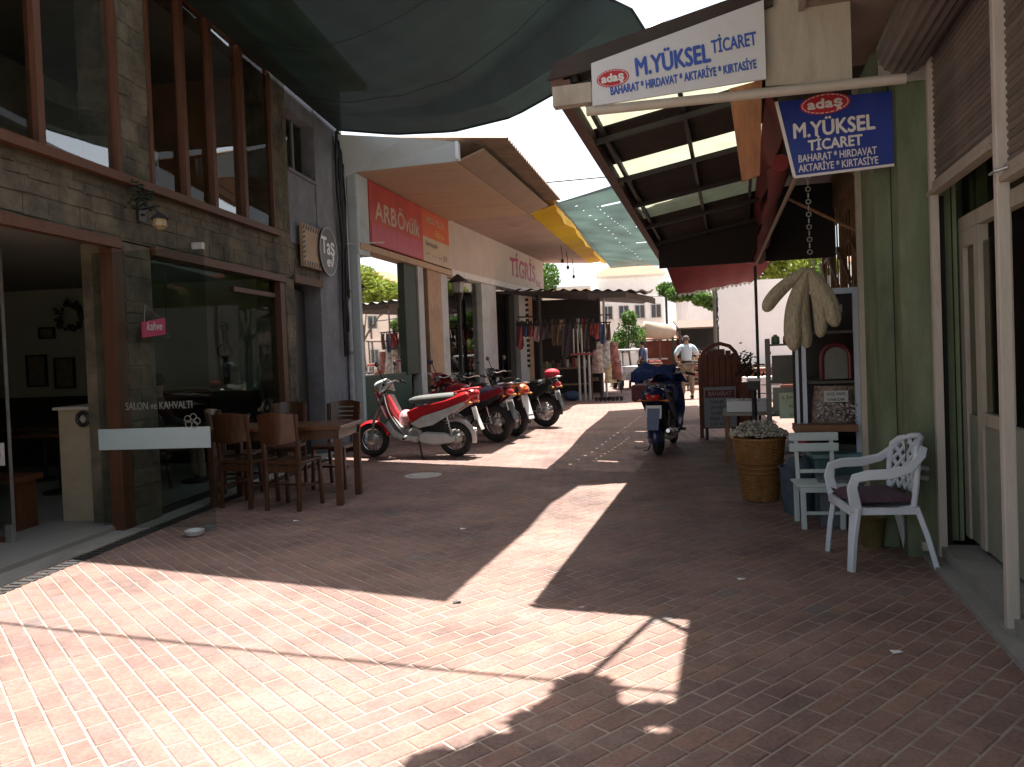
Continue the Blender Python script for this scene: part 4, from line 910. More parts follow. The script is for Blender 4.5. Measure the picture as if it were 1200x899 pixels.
    if kind == 'cub':
        for s in (-1,1):
            part('floor_board', c2, t, lambda b: b.prism([(x,s*.05,z) for x, z in [(.34,.44),(.24,.30),(.10,.24),(-.10,.23),(-.12,.29),(.08,.31),(.2,.38),(.29,.52)]], (0,s*.15,0)), bev=.02, smooth=True)
            part('engine_cover', SILV, t, lambda b: b.prism([(x,s*.07,z) for x, z in [(-.14,.20),(-.36,.17),(-.60,.20),(-.64,.27),(-.5,.33),(-.2,.35),(-.12,.29)]], (0,s*.09,0)), bev=.03, smooth=True)
        part('tail_cowl', c1, t, lambda b: b.ell((-.74,0,.80), (.22,.15,.09), 16, 10, Matrix.Rotation(R_(14), 4, 'Y')), smooth=True)
        part('belly', BLACK, t, lambda b: b.box((-.5,-.09,.3),(.05,.09,.62)), bev=.03)
    part('engine', STEEL, t, lambda b: [b.lathe([(.09,-.13),(.12,-.1),(.12,.1),(.09,.13)], (-.06,0,.30), 16, 'y'), b.box((.02,-.07,.26),(.24,.07,.38))], smooth=False, bev=.012)
    part('cooling_fins', STEEL, t, lambda b: [b.box((.10+.022*k,-.085,.25),(.108+.022*k,.085,.40)) for k in range(7)])
    part('exhaust', CHROME, t, lambda b: b.tube([(.2,-.06,.27),(.1,-.12,.2),(-.2,-.15,.22),(-.3,-.16,.25),(-.36,-.165,.27),(-.78,-.165,.33),(-.84,-.165,.34)], [.015,.016,.017,.03,.05,.05,.025], 12), smooth=True)
    part('heat_shield', c2, t, lambda b: b.tube([(-.40,-.19,.29),(-.68,-.19,.33)], [.04,.036], 10), smooth=True)
    part('kickstand', BLACK, t, lambda b: [b.tube([(-.1,.1,.26),(-.2,.22,.005),(-.26,.26,.005)], .012, 6)])
    part('cables', BLACK, t, lambda b: [b.tube([(.34,.12*s,1.0),(.46,.1*s,.86),(.4,.04*s,.7)], .006, 5) for s in (-1,1)])
    return t
RED = mat('red_paint', (.45,.015,.02), .32, .12, 6, coat=.5, stains=.3, stain_col=(.25,.12,.1)); SILV = mat('silver_plastic', (.46,.47,.45), .4, .1, 8, coat=.2, stains=.4, stain_col=(.22,.2,.18))
BLUE = mat('blue_paint', (.01,.02,.08), .3, .1, 10, coat=.6); BLKP = mat('black_paint', (.02,.02,.022), .3, .1, 10, coat=.5)
SEATG = mat('grey_seat', (.11,.115,.11), .6, .15, 20, .1, 90); SEATP = mat('purple_seat_cover', (.12,.09,.15), .8, .25, 12, .4, 50); SEATB = mat('black_seat', (.025,.025,.027), .55, .1, 20)
b1 = bike('parked_scooter', 'red and silver scooter with grey seat, nearest to the cafe', (-2.92,11.45,0), R_(172), RED, SILV, SEATG, 'cub', 1.13, 'motorbikes parked before the shops')
part('floor_pack', mat('red_floral_bag', (.5,.03,.06), .8, .3, 30, col2=(.75,.5,.5)), b1, lambda b: b.ell((.10,.0,.52), (.09,.15,.12), 14, 10), smooth=True)
b2_ = bike('parked_motorcycle', 'red motorcycle with purple seat cover behind the red scooter', (-2.5,13.35,0), R_(155), mat('maroon_paint', (.22,.01,.02), .3, .15, 8, coat=.5, stains=.3, stain_col=(.12,.07,.06)), BLKP, SEATP, 'street', 1.12, 'motorbikes parked before the shops')
b3_ = bike('parked_motorcycle', 'motorcycle with orange and white tail between red and black ones', (-2.25,14.25,0), R_(150), BLKP, WHITEP, SEATB, 'street', 1.08, 'motorbikes parked before the shops')
part('tail_panel', mat('orange_paint', (.6,.13,.03), .3, coat=.6), b3_, lambda b: b.ell((-.72,0,.80), (.22,.165,.10), 14, 8), smooth=True)
part('tail_fender', WHITEP, b3_, lambda b: b.prism([(-.86,-.09,.70),(-.86,.09,.70),(-1.0,.08,.30),(-1.0,-.08,.30)], (.02,0,0)), bev=.01)
b4_ = bike('parked_motorcycle', 'black motorcycle with red rear rack, farthest of the row', (-1.85,15.7,0), R_(158), BLKP, BLKP, SEATB, 'street', 1.12, 'motorbikes parked before the shops', mirrors=True)
part('red_bundle', mat('red_bundle', (.5,.03,.05), .7, .2, 8), b4_, lambda b: b.ell((-.78,0,.97), (.14,.13,.08), 12, 8), smooth=True)
b5_ = bike('parked_scooter', 'dark scooter parked behind with red front cowl by the lamp', (-3.75,16.6,0), R_(150), RED, BLKP, SEATB, 'cub', 1.1, 'motorbikes parked before the shops')
b6_ = bike('blue_scooter', 'dark blue scooter seen from behind with cloth over its handlebars', (.89,11.7,0), R_(76), BLUE, BLUE, SEATB, 'cub', 1.1, mirrors=False)
def cloth(u, v):
    x = .36 + .30*(v-.5); y = .29*(2*u-1)+.20
    return V(x - .1*abs(2*u-1), y, 1.13 + .05*math.sin(7*u+3*v) + .05*math.sin(11*v) - .14*abs(2*v-1)**2 - .06*(2*u-1)**2 - .05*(u > .8))
t = thing('blue_cloth', 'crumpled blue cloth thrown over the blue scooter handlebars', 'cloth', (.89,11.7,0), R_(76), sc=1.1)
part('cloth', mat('blue_cloth', (.012,.03,.12), .8, .3, 6, .3, 30), t, lambda b: b.grid(cloth, 26, 16, th=.012), smooth=True)
part('side_bag', mat('maroon_bag', (.10,.02,.03), .6, .2, 8), b6_, lambda b: b.box((-.78,.06,.70),(-.48,.30,.92)), bev=.03)
part('windscreen', mat('dark_leg_shield', (.02,.03,.09), .3, coat=.5), b6_, lambda b: b.grid(lambda u, v: V(.44-.2*v, -.17+.34*u, .98-.6*v-.06*math.sin(math.pi*u)), 8, 8, th=.01), smooth=True)
# ================================================================== RIGHT: SHUTTERED SHOP (near)
ns = thing('shuttered_shop', 'green plastered shop with half open brown roller shutters', 'building', tuple(RP(2.6,-.5,0)))
def rbox(name, mt, par, a, c, **k): return fbox(name, mt, par, FR, a, c, **k)
rbox('side_wall', GREENW, ns, (2.20,.62,0), (2.50,1.25,3.62))
rbox('side_wall', GREENW, ns, (2.31,.36,0), (2.50,.618,3.62))
rbox('trim', IVORY, ns, (2.16,1.22,0), (2.215,1.28,3.6))
rbox('trim', mat('black_gap', (.02,.02,.02), .9), ns, (2.306,.60,0), (2.309,.617,3.6))
rbox('door_jamb', IVORY, ns, (2.50,.36,0), (2.58,.46,3.0))
rbox('door_jamb', GREEND, ns, (2.5,.46,.1), (2.69,1.2,3.4))
# recessed shopfront
rbox('back_wall', GREEND, ns, (2.86,.70,.14), (2.95,1.2,3.6))
rbox('back_wall', GREEND, ns, (2.861,.62,.14), (2.93,.695,3.6))
dr = rbox('door', IVORY, ns, (2.70,.36,.14), (2.76,.458,2.25))
rbox('stile', IVORY, dr, (2.70,.02,.14), (2.76,.12,2.25)); rbox('rail', IVORY, dr, (2.70,.12,2.14), (2.76,.36,2.25)); rbox('lower_panel', mat('grey_green_panel', (.24,.26,.2), .7, .12, 3, stains=.3), dr, (2.715,-1.1,.14), (2.75,.36,1.0))
rbox('pane', GLASSD, dr, (2.73,.12,1.0), (2.735,.36,2.14)); rbox('stile', IVORY, dr, (2.70,-.42,1.0), (2.76,-.32,2.25)); rbox('rail', IVORY, dr, (2.70,-.32,.96), (2.76,.02,1.04))
rbox('pane', GLASSD, dr, (2.73,-.32,1.04), (2.735,.02,2.14)); rbox('transom', IVORY, dr, (2.70,-1.1,2.252), (2.76,.458,2.35))
rbox('pane', GLASSD, dr, (2.73,-1.1,2.35), (2.735,.458,3.4))
rbox('black_joint', mat('black_gap', (.02,.02,.02), .9), ns, (2.655,.452,.1), (2.662,.459,3.4))
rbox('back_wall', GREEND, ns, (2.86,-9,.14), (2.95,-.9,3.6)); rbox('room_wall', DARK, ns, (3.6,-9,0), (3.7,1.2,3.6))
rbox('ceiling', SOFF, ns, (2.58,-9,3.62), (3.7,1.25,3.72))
rbox('upper_wall', mat('upper_cream', (.6,.56,.44), .8, .1, 2), ns, (2.56,-9,3.9), (7,1.25,7.2))
rbox('upper_wall', CREAMW, ns, (2.95,-9,3.62), (7,1.25,3.9))
rbox('step', CONC, ns, (2.50,-9,-.02), (2.858,.335,.10)); rbox('step', CONC, ns, (2.86,-9,-.02), (3.6,1.2,.14))
rbox('kerb', CONC, ns, (2.40,-9,-.02), (2.498,.33,.03))
# balcony slab and the upper eave (shades the lane)
rbox('balcony', SOFF, ns, (1.70,-9,3.76), (2.56,1.28,3.92)); rbox('balcony_edge', mat('slab_edge', (.27,.23,.2), .9, .15, 4), ns, (1.66,-9,3.74), (1.699,1.28,3.98))
rbox('eave', CONC, ns, (.90,-9,4.62), (2.56,.22,4.74)); rbox('roof', CONC, ns, (2.3,-9,7.2), (7.2,1.4,7.35))
rbox('upper_wall', mat('upper_cream', (.6,.56,.44), .8, .1, 2), ns, (2.55,1.25,4.3), (7,18,7.0))
rbox('roof', CONC, ns, (2.4,1.4,7.0), (7.2,18.2,7.12))
for k in range(5):
    wn = rbox('window', mat('white_frame', (.6,.6,.58), .5), ns, (2.535,2+3.2*k,4.9), (2.549,3.4+3.2*k,6.2)); rbox('pane', mat('dark_pane', (.04,.05,.06), .1), wn, (2.52,2.1+3.2*k,5.0), (2.53,3.3+3.2*k,6.1))
# roller shutters: every lath its own piece
SHUT = mat('brown_shutter', (.145,.12,.105), .55, .2, 4, .1, 30, metal=.3, stains=.3, stain_col=(.3,.25,.2), rnd=.22)
SHUT2 = mat('pale_bottom_rail', (.33,.28,.23), .6, .15, 5, stains=.4, stain_col=(.15,.12,.1))
GUIDE = mat('cream_guide', (.47,.43,.38), .6, .1, 4, .1, 30, stains=.4, stain_col=(.25,.15,.1), stretch=(4,4,.7))
lath_me = {}
def shutter(v0, v1, z0, label):
    c = RP(2.53, (v0+v1)/2, z0)
    t = thing('roller_shutter', label, 'roller shutter', tuple(c), -A_)
    ln = v1-v0
    if ln not in lath_me:
        b = MB(); n_ = 5
        b.grid(lambda u, v: V(-.012*math.sin(math.pi*v), -ln/2+ln*u, .038*v), 1, n_, th=.004)
        o = b.build('lath', SHUT, t); lath_me[ln] = o.data; bpy.data.objects.remove(o)
    z = .09; k = 0
    while z0+z < 3.62:
        o = bpy.data.objects.new('lath', lath_me[ln]); COL.objects.link(o); o.parent = t; o.location = (0,0,z); o.rotation_euler = (0, rs.uniform(-.02,.02), 0); z += .0395
    part('bottom_rail', SHUT2, t, lambda b: [b.box((-.03,-ln/2,.0),(.02,ln/2,.088)), b.box((-.05,-ln/2,.0),(-.03,ln/2,.03))], bev=.004)
    part('handle', STEEL, t, lambda b: b.tube([(-.03,ln/2-.12,.06),(-.08,ln/2-.1,.05),(-.08,ln/2-.02,.05)], .008, 6))
    return t
shutter(-1.02,.56,2.50,'brown roller shutter half lowered over the green doorway')
shutter(-2.75,-1.12,2.30,'brown roller shutter at right edge of the view')
rbox('dark_slot', mat('black_gap', (.02,.02,.02), .9), ns, (2.505,.33,0), (2.585,.352,2.5))
t = thing('shutter_guide', 'slim cream shutter guide post beside the green corner wall', 'post', tuple(RP(2.52,.3,0)))
fbox('post', GUIDE, t, FR, (2.49,.27,0), (2.54,.325,3.45))
t = thing('shutter_guide', 'broad cream shutter post standing between the two roller shutters', 'post', tuple(RP(2.5,-1.08,0)))
fbox('post', GUIDE, t, FR, (2.47,-1.17,.0), (2.53,-1.115,3.75), bev=.006)
fbox('foot', CONC, t, FR, (2.45,-1.2,-.01), (2.55,-1.08,.05))
t = thing('shutter_housing', 'ribbed brown rolled shutter drum under the concrete balcony', 'roller shutter', tuple(RP(2.35,.3,3.5)))
dm = FR @ Matrix.Translation((2.36,0,3.52))
def drum(b):
    pr = []
    for k in range(40):
        a = 2*math.pi*k/40; r = .165+(.012 if k % 2 else 0); pr.append((r*math.cos(a), r*math.sin(a)))
    n = len(pr); vs = [V(x,.32,z) for x, z in pr] + [V(x,-7,z) for x, z in pr]
    b.add(vs, [tuple(range(n)), tuple(range(2*n-1,n-1,-1))] + [(k,(k+1) % n,n+(k+1) % n,n+k) for k in range(n)])
b = MB(dm); drum(b); b.build('drum', SHUT, t, world=True)
fbox('bracket', STEEL, t, FR, (2.2,.325,3.3), (2.5,.335,3.5))

# ================================================================== RIGHT: SPICE AND HARDWARE SHOP
sp = thing('hardware_shop', 'open fronted spice and hardware shop with timber lattice windows', 'building', tuple(RP(2.9,5,0)))
WOODL = mat('old_lattice_wood', (.22,.12,.06), .75, .3, 6, .3, 40, stretch=(5,5,1))
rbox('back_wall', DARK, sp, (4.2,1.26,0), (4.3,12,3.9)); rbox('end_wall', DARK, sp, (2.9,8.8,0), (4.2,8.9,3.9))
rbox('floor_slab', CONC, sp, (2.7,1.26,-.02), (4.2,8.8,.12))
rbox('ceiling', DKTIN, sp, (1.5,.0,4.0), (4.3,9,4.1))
rbox('upper_beam', WOODL, sp, (2.64,1.28,3.5), (2.76,8.8,4.0))
for k in range(7):
    v = 1.5+1.2*k
    rbox('post', WOODL, sp, (2.66,v,.12), (2.76,v+.10,3.5))
    if k < 6:
        fr = rbox('window', WOODL, sp, (2.68,v+.10,2.15), (2.74,v+1.2,2.23))
        rbox('rail', WOODL, fr, (2.68,v+.10,2.85), (2.74,v+1.2,2.90)); rbox('rail', WOODL, fr, (2.68,v+.10,3.3), (2.74,v+1.2,3.36))
        for q in (.38,.66,.92): rbox('glazing_bar', WOODL, fr, (2.69,v+q,2.23), (2.73,v+q+.035,3.5))
        rbox('pane', GLASS, fr, (2.70,v+.1,2.23), (2.705,v+1.2,3.3))
        fpart('brace', WOODL, fr, FR, lambda b: b.tube([(2.62,v,2.3),(2.62,v+1.2,2.85)], .022, 6))
rbox('counter_wall', mat('dark_counter', (.06,.045,.035), .7, .2, 4), sp, (2.66,3.8,.12), (2.76,8.8,.95))
# awning over the lane front
aw = thing('corrugated_awning', 'corrugated brown and clear sheet awning over the shop front', 'awning', tuple(RP(.0,4,3.4)))
def zr(u, v): return 3.50 + .17*u - .052*v
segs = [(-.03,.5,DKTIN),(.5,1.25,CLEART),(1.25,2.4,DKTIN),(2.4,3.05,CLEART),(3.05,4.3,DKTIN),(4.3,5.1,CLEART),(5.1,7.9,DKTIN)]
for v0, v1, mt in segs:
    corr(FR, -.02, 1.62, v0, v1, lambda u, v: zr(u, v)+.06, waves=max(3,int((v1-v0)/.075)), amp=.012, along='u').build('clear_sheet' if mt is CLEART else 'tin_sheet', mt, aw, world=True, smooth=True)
fpart('edge_beam', RUST, aw, FR, lambda b: b.flat([(.0,-.05,zr(0,0)-.02),(.0,7.95,zr(0,7.95)-.02)], .09, .11))
fpart('end_block', IVORY, aw, FR, lambda b: b.box((-.02,-.12,3.30),(.26,-.03,3.44)))
for u in (.12,.82,1.42): fpart('purlin', mat('black_steel', (.02,.018,.016), .6), aw, FR, lambda b: b.flat([(u,.0,zr(u,0)),(u,7.9,zr(u,7.9))], .035, .05))
for v in (.04,1.3,2.65,3.9,5.2,6.5,7.8): fpart('rafter', mat('black_steel', (.02,.018,.016), .6), aw, FR, lambda b: b.flat([(.0,v,zr(0,v)-.05),(1.6,v,zr(1.6,v)-.05)], .04, .045))
fpart('gable_sheet', DKTIN, aw, FR, lambda b: b.prism([(-.06,-.10,3.50),(.0,-.10,3.63),(1.5,-.10,3.93),(1.5,-.10,3.79),(.27,-.10,3.54)], (0,.03,0)))
fpart('end_board', mat('dark_end_board', (.03,.025,.025), .8), aw, FR, lambda b: b.box((.05,6.9,2.78),(2.66,6.93,3.9)))
fpart('fascia_board', IVORY, aw, FR, lambda b: b.prism([(1.44,-.04,3.28),(1.44,-.04,3.93),(1.98,-.04,4.0),(1.98,-.04,3.24)], (0,.03,0)))
fpart('cross_tube', mat('ivory_tube', (.45,.42,.36), .5, .1, 6), aw, FR, lambda b: b.tube([(.22,-.09,3.245),(2.3,-.02,3.22)], .035, 10), smooth=True)
fpart('front_beam', RUST, aw, FR, lambda b: b.box((.02,-.06,3.42),(.10,.02,3.5)))
# white name board
sg = thing('name_board', 'white shop name board with blue lettering on the awning front', 'sign', tuple(RP(.9,-.12,3.3)))
fpart('board', mat('name_board_white', (.60,.63,.66), .5, .05, 2, .35, 3, stains=.4, stain_col=(.42,.40,.36)), sg, FR, lambda b: b.prism([(.27,-.11,3.265),(1.44,-.11,3.30),(1.44,-.11,3.82),(.27,-.11,3.565)], (0,-.02,0)))
SF = lambda u, z, v=-.133, tilt=.03: face_M(RP(u, v, z), FR.to_3x3() @ V(1,0,tilt), (0,0,1))
BLT = mat('blue_lettering', (.04,.10,.42), .5, .05); RDT = mat('red_lettering', (.45,.02,.03), .5, .05); WLT = mat('white_lettering', (.68,.68,.68), .5, .05)
def logo(par, M, wd, ht):
    b = MB(M); b.add([(wd*math.cos(2*math.pi*k/28), ht*math.sin(2*math.pi*k/28), 0) for k in range(28)], [tuple(range(28))]); b.build('logo_oval', RDT, par, world=True)
    b = MB(M); b.v = []; 
    for k in range(28):
        a = 2*math.pi*k/28
        b.add([(wd*.93*math.cos(a),ht*.90*math.sin(a),.002),(wd*.93*math.cos(a+.16),ht*.90*math.sin(a+.16),.002),(wd*.88*math.cos(a+.16),ht*.83*math.sin(a+.16),.002),(wd*.88*math.cos(a),ht*.83*math.sin(a),.002)], [(0,1,2,3)])
    b.build('logo_ring', WLT, par, world=True)
    text('lettering', 'adaş', ht*1.25, WLT, par, M @ Matrix.Translation((0,.0,.004)), width=wd*1.35, bold=.004)
logo(sg, SF(.42,3.44), .115, .062)
text('lettering', 'M.YÜKSEL', .175, BLT, sg, SF(.83,3.50,-.133,.06), width=.50, bold=.005)
text('lettering', 'TİCARET', .125, BLT, sg, SF(1.24,3.56,-.133,.06), width=.29, bold=.002)
text('lettering', 'BAHARAT * HIRDAVAT * AKTARİYE * KIRTASİYE', .082, BLT, sg, SF(.89,3.375,-.133,.055), width=.98, bold=.002)
# blue board
sb = thing('name_board', 'blue shop name board with white border hung beside the green wall', 'sign', tuple(RP(1.9,.5,3.0)))
fpart('board', mat('blue_board', (.012,.035,.26), .4, .2, 2, .3, 3, coat=.15, stains=.3, stain_col=(.05,.08,.25)), sb, FR, lambda b: b.prism([(1.53,.45,3.30),(2.30,.45,3.28),(2.30,.45,2.76),(1.64,.45,2.74)], (0,-.02,0)))
fpart('border', WLT, sb, FR, lambda b: [b.flat([(1.53,.425,3.30),(1.64,.425,2.74)], .022, .012, (0,1,0)), b.flat([(1.64,.425,2.74),(2.30,.425,2.76)], .018, .012, (0,1,0))])
SB = lambda u, z: face_M(RP(u, .427, z), FR.to_3x3() @ V(1,0,.015), (0,0,1))
logo(sb, SB(1.86,3.245), .17, .075)
text('lettering', 'M.YÜKSEL', .15, WLT, sb, SB(1.91,3.07), width=.54, bold=.004)
text('lettering', 'TİCARET', .105, WLT, sb, SB(1.92,2.955), width=.36, bold=.003)
text('lettering', 'BAHARAT * HIRDAVAT', .075, WLT, sb, SB(1.93,2.87), width=.52, bold=.001)
text('lettering', 'AKTARİYE * KIRTASİYE', .075, WLT, sb, SB(1.935,2.80), width=.53, bold=.001)
# orange plank, red valance, awning rail
rw = MB(FR); rw.prism([(1.20,1.0,3.62),(1.46,1.0,3.66),(1.42,1.0,2.9),(1.28,1.0,2.86)], (0,.04,0))
tag_mesh(rw.build('wooden_plank', mat('orange_plank', (.36,.16,.08), .7, .25, 4, .2, 30, stretch=(4,4,.8))), 'orange brown wooden plank hanging beside the red awning cloth', 'plank')
REDD = mat('dull_red_cloth', (.14,.02,.02), .85, .3, 3, .2, 30)
t = thing('rolled_awning', 'dark red rolled awning cloth along the shop front rail', 'awning', tuple(RP(1.5,4,3)))
fpart('cloth', REDD, t, FR, lambda b: b.grid(lambda s, q: V(1.50+.12*math.sin(3.1*q)+.03*math.sin(18*s)*q, 1.1+5.7*s, 3.60-.62*q-.1*s), 40, 8, th=.01), smooth=True)
fpart('roll', REDD, t, FR, lambda b: b.tube([(1.58,1.0+5.8*k/12,2.98-.14*k/12+.02*math.sin(k*2)) for k in range(13)], [.07+.02*math.sin(k*1.7) for k in range(13)], 10), smooth=True)
fpart('rail', mat('wood_rail', (.25,.17,.12), .6), t, FR, lambda b: b.tube([(1.66,.5,2.76),(1.50,6.8,2.70)], .018, 8))
t = thing('awning_post', 'thin dark steel post carrying the awning rail', 'post', tuple(RP(1.50,6.6,0)))
fpart('post', mat('dark_steel_post', (.07,.06,.055), .6), t, FR, lambda b: b.tube([(1.50,6.6,0),(1.50,6.6,2.7)], .022, 8))
for k, (u, v, lb) in enumerate(((1.78,1.0,'steel hook and chain above the hanging loofahs'),)):
    b = MB(FR); pts = [(u, v, 3.2-.05*i + 0) for i in range(22)]
    for i in range(20): b.torus((u+.0, v, 3.2-.05*i), .018, .005, 8, 4, 'y' if i % 2 else 'x')
    b.tube([(u,v,2.2),(u+.03,v,2.16),(u+.02,v,2.1),(u-.03,v,2.09),(u-.04,v,2.14)], .007, 6)
    tag_mesh(b.build('hanging_chain', STEEL), lb, 'chain')
b = MB(FR); b.tube([(2.3,1.5,2.85),(1.7,1.1,3.2)], .014, 6); b.tube([(2.66,1.6,2.2),(1.7,2.2,2.9)], .014, 6)
tag_mesh(b.build('brace_rods', WOODL), 'thin slanting wooden brace rods under the blue board', 'brace')
# loofahs
LUF = mat('loofah_fibre', (.46,.41,.29), .95, .3, 40, 1.0, 60, stretch=(1.5,1.5,.5), trans=.2)
top = RP(1.76,1.0,2.12)
for k, (dx, dz, rr, lb) in enumerate(((-.34,-.33,.05,'loofah at left of the hanging bunch, sticking out sideways'),(-.12,-.66,.066,'large loofah in the middle of the bunch, hanging lowest'),(-.01,-.64,.056,'loofah between the middle one and the right one'),(.19,-.48,.056,'loofah at right of the bunch, slightly splayed'),(.08,-.56,.05,'loofah at back of the bunch, behind the right ones'))):
    d = FR.to_3x3() @ V(dx, -.04+.05*(k % 3), dz); pts = []; rr_ = []
    n_ = 9
    for i in range(n_+1):
        s = i/n_; p = top + d*s + (FR.to_3x3() @ V(-.05*math.sin(math.pi*s) if dx < 0 else .04*math.sin(math.pi*s), 0, 0)); pts.append(p); rr_.append(rr*(.35+.75*math.sin(math.pi*min(1,(s*.62+.12)))**1.2) if i < n_ else rr*.4)
    b = MB(); b.tube(pts, rr_, 16)
    for i, p in enumerate(b.v):
        a = i % 16; ax_ = pts[i//16] if i//16 < len(pts) else pts[-1]; b.v[i] = ax_ + (p-ax_)*(1+.10*math.cos(a*math.pi/2)+rs.uniform(-.05,.05))
    o = b.build('loofah', LUF, smooth=True); tag_mesh(o, lb, 'loofah', 'loofahs hanging in a bunch')
    ds = o.modifiers.new('Sub', 'SUBSURF'); ds.levels = ds.render_levels = 1
# aluminium cabinet
cb = thing('white_cabinet', 'tall white framed display cabinet with open dark shelves', 'cabinet', tuple(RP(2.1,2.0,0)))
WAL = mat('white_aluminium', (.50,.58,.68), .4, .05, 4, stains=.15, stain_col=(.3,.32,.35))
rbox2 = lambda n_, m_, a, c, **k: fbox(n_, m_, cb, FR, a, c, **k)
rbox2('door_panel', WAL, (2.19,1.78,.02), (2.31,1.83,2.0)); rbox2('door_edge', WAL, (2.345,1.80,.02), (2.385,1.86,2.02)); rbox2('seal', BLACK, (2.312,1.79,.02), (2.343,1.83,2.0))
rbox2('top_rail', WAL, (1.93,1.79,1.95), (2.189,1.84,2.0)); rbox2('corner_post', WAL, (1.70,1.78,.8), (1.725,1.81,1.75)); rbox2('corner_post', WAL, (1.755,1.79,.8), (1.79,1.82,1.75))
rbox2('back', DARK, (1.72,2.45,.5), (2.40,2.5,2.0)); rbox2('side_panel', WAL, (2.39,1.85,.02), (2.42,2.5,2.0))
for z in (.72,1.15,1.6): rbox2('shelf', mat('dark_shelf', (.08,.07,.06), .6), (1.8,1.86,z), (2.38,2.44,z+.025))
rbox2('wooden_tray', mat('tray_wood', (.20,.10,.05), .6, .2, 6), (1.66,1.6,.745), (2.18,1.86,.80)); rbox2('base', mat('dark_base', (.05,.05,.05), .7), (1.8,1.86,.02), (2.38,2.44,.6))
# goods in the cabinet
t = thing('arched_mirror', 'arched dark red framed mirror standing on the cabinet shelf', 'mirror', tuple(RP(2.06,1.95,1.17)))
fpart('frame', mat('maroon_frame', (.10,.015,.015), .4), t, FR, lambda b: b.tube([(1.93,1.9,1.19),(1.93,1.9,1.38)]+[(2.05-.12*math.cos(a),1.9,1.38+.12*math.sin(a)) for a in [math.pi*k/8 for k in range(9)]]+[(2.17,1.9,1.38),(2.17,1.9,1.19)], .022, 8), smooth=True)
fpart('glass', mat('mirror_dull', (.12,.13,.11), .3), t, FR, lambda b: b.add([(1.95,1.91,1.19)]+[(2.05-.11*math.cos(a),1.91,1.38+.11*math.sin(a)) for a in [math.pi*k/10 for k in range(11)]]+[(2.15,1.91,1.19)], [tuple(range(13))]))
t = thing('sack', 'clear bag of dried goods with handwritten card in the cabinet', 'bag', tuple(RP(2.05,1.9,.8)))
fpart('bag', mat('dried_goods', (.09,.065,.05), .35, .9, 28, .6, 30, col2=(.2,.15,.12)), t, FR, lambda b: b.grid(lambda u, v: V(2.03+.19*math.cos(2*math.pi*u)*(1-.15*v)+.015*math.sin(9*u*6.28+5*v), 1.9+.1*math.sin(2*math.pi*u), .80+.33*v), 36, 10), smooth=True)
def card(name_, label, u, v, z, wd, ht, lines, col, group=None, F=FR, tcol=BLACK, tsz=.035):
    t = thing(name_, label, 'price card', tuple(F @ V(u, v, z)), group=group)
    M = face_M(F @ V(u, v, z), F.to_3x3() @ V(1,0,0), (0,.05,1))
    b = MB(M); b.box((-wd/2,-ht/2,-.006),(wd/2,ht/2,0)); b.build('card', col, t, world=True)
    n_ = len(lines)
    for i, s in enumerate(lines): text('lettering', s, tsz, tcol, t, M @ Matrix.Translation((0, ht*.5-ht*(i+.6)/n_, .002)), width=wd*.75 if len(s) > 5 else None)
    return t
CARDW = mat('card_white', (.42,.45,.44), .7, .08, 6); CARDG = mat('card_green', (.42,.50,.36), .7, .12, 6)
card('price_card', 'white handwritten card on the bag of dried goods', 2.03, 1.785, 1.04, .20, .10, ['KUŞ YEMİ', 'VARDIR'], CARDW)
card('price_card', 'pale green handwritten card left of the white cabinet posts', 1.72, 2.6, .90, .26, .26, ['LİF 10', 'KESE', '5 TL'], CARDG)
b = MB(FR)
for k in range(90):
    u = rs.uniform(1.86,2.2); b.ell((u, rs.uniform(1.76,1.84), .82+rs.random()*.16), (.014,.014,.012), 6, 4)
tag_mesh(b.build('glass_beads', mat('glitter_glass', (.35,.35,.35), .15, .9, 50)), 'glittering small glass goods in front of the dried goods bag', 'glassware', kind='stuff')
for k, (u, z, lb) in enumerate(((2.0,1.82,'small framed white tag under the cabinet top'),)):
    card('price_card', lb, u, 1.85, z, .22, .07, ['----'], mat('dim_card', (.25,.25,.22), .7))
# shelf rack left of the cabinet with jars and baskets
rk = thing('goods_rack', 'grey metal goods rack behind the wool basket', 'rack', tuple(RP(1.75,3.3,0)))
RKM = mat('rack_grey', (.16,.15,.14), .6, .15, 5)
for u in (1.50,2.3):
    for v in (3.0,3.5): fbox('post', RKM, rk, FR, (u,v,0), (u+.035,v+.035,1.58))
for z in (.35,.75,1.1,1.5): fbox('shelf', RKM, rk, FR, (1.53,3.04,z), (2.3,3.5,z+.02))
fbox('sign_panel', mat('rack_panel', (.12,.12,.10), .7, .2, 4), rk, FR, (1.55,3.0,1.10), (2.0,3.02,1.40))
fbox('sign_panel', mat('rack_panel_pale', (.25,.25,.22), .7, .2, 4), rk, FR, (1.55,3.0,.80), (2.0,3.02,1.06))
gl_ = ('row of small jars on the top shelf of the goods rack','packets on the upper shelf of the goods rack','boxes on the middle shelf of the goods rack','tins on the bottom shelf of the goods rack')
nj = 0
ORD = ['leftmost','second from left','third from left','third from right','second from right','rightmost']
for z in (1.52,1.12,.77,.37):
    for k in range(6):
        u = 1.60+.12*k; h = rs.uniform(.08,.24)
        b = MB(FR)
        if z > 1.4: b.lathe([(.04,0),(.045,.02),(.04,h*.8),(.02,h*.85),(.02,h)], (u,3.2,z), 10)
        else: b.box((u-.045,3.1,z),(u+.045,3.25,z+h))
        o = b.build('jar' if z > 1.4 else 'box', rs.choice(GOODS)); nm = {1.52:'jar on the top shelf of the grey goods rack',1.12:'packet on the upper shelf of the grey goods rack',.77:'box on the middle shelf of the grey goods rack',.37:'box on the bottom shelf of the grey goods rack'}[z]
        tag_mesh(o, ORD[k]+' '+nm, 'jar' if z > 1.4 else 'box', {'jar':'jars','pac':'packets','box':'boxes'}[nm[:3]] + nm[nm.index(' on'):])
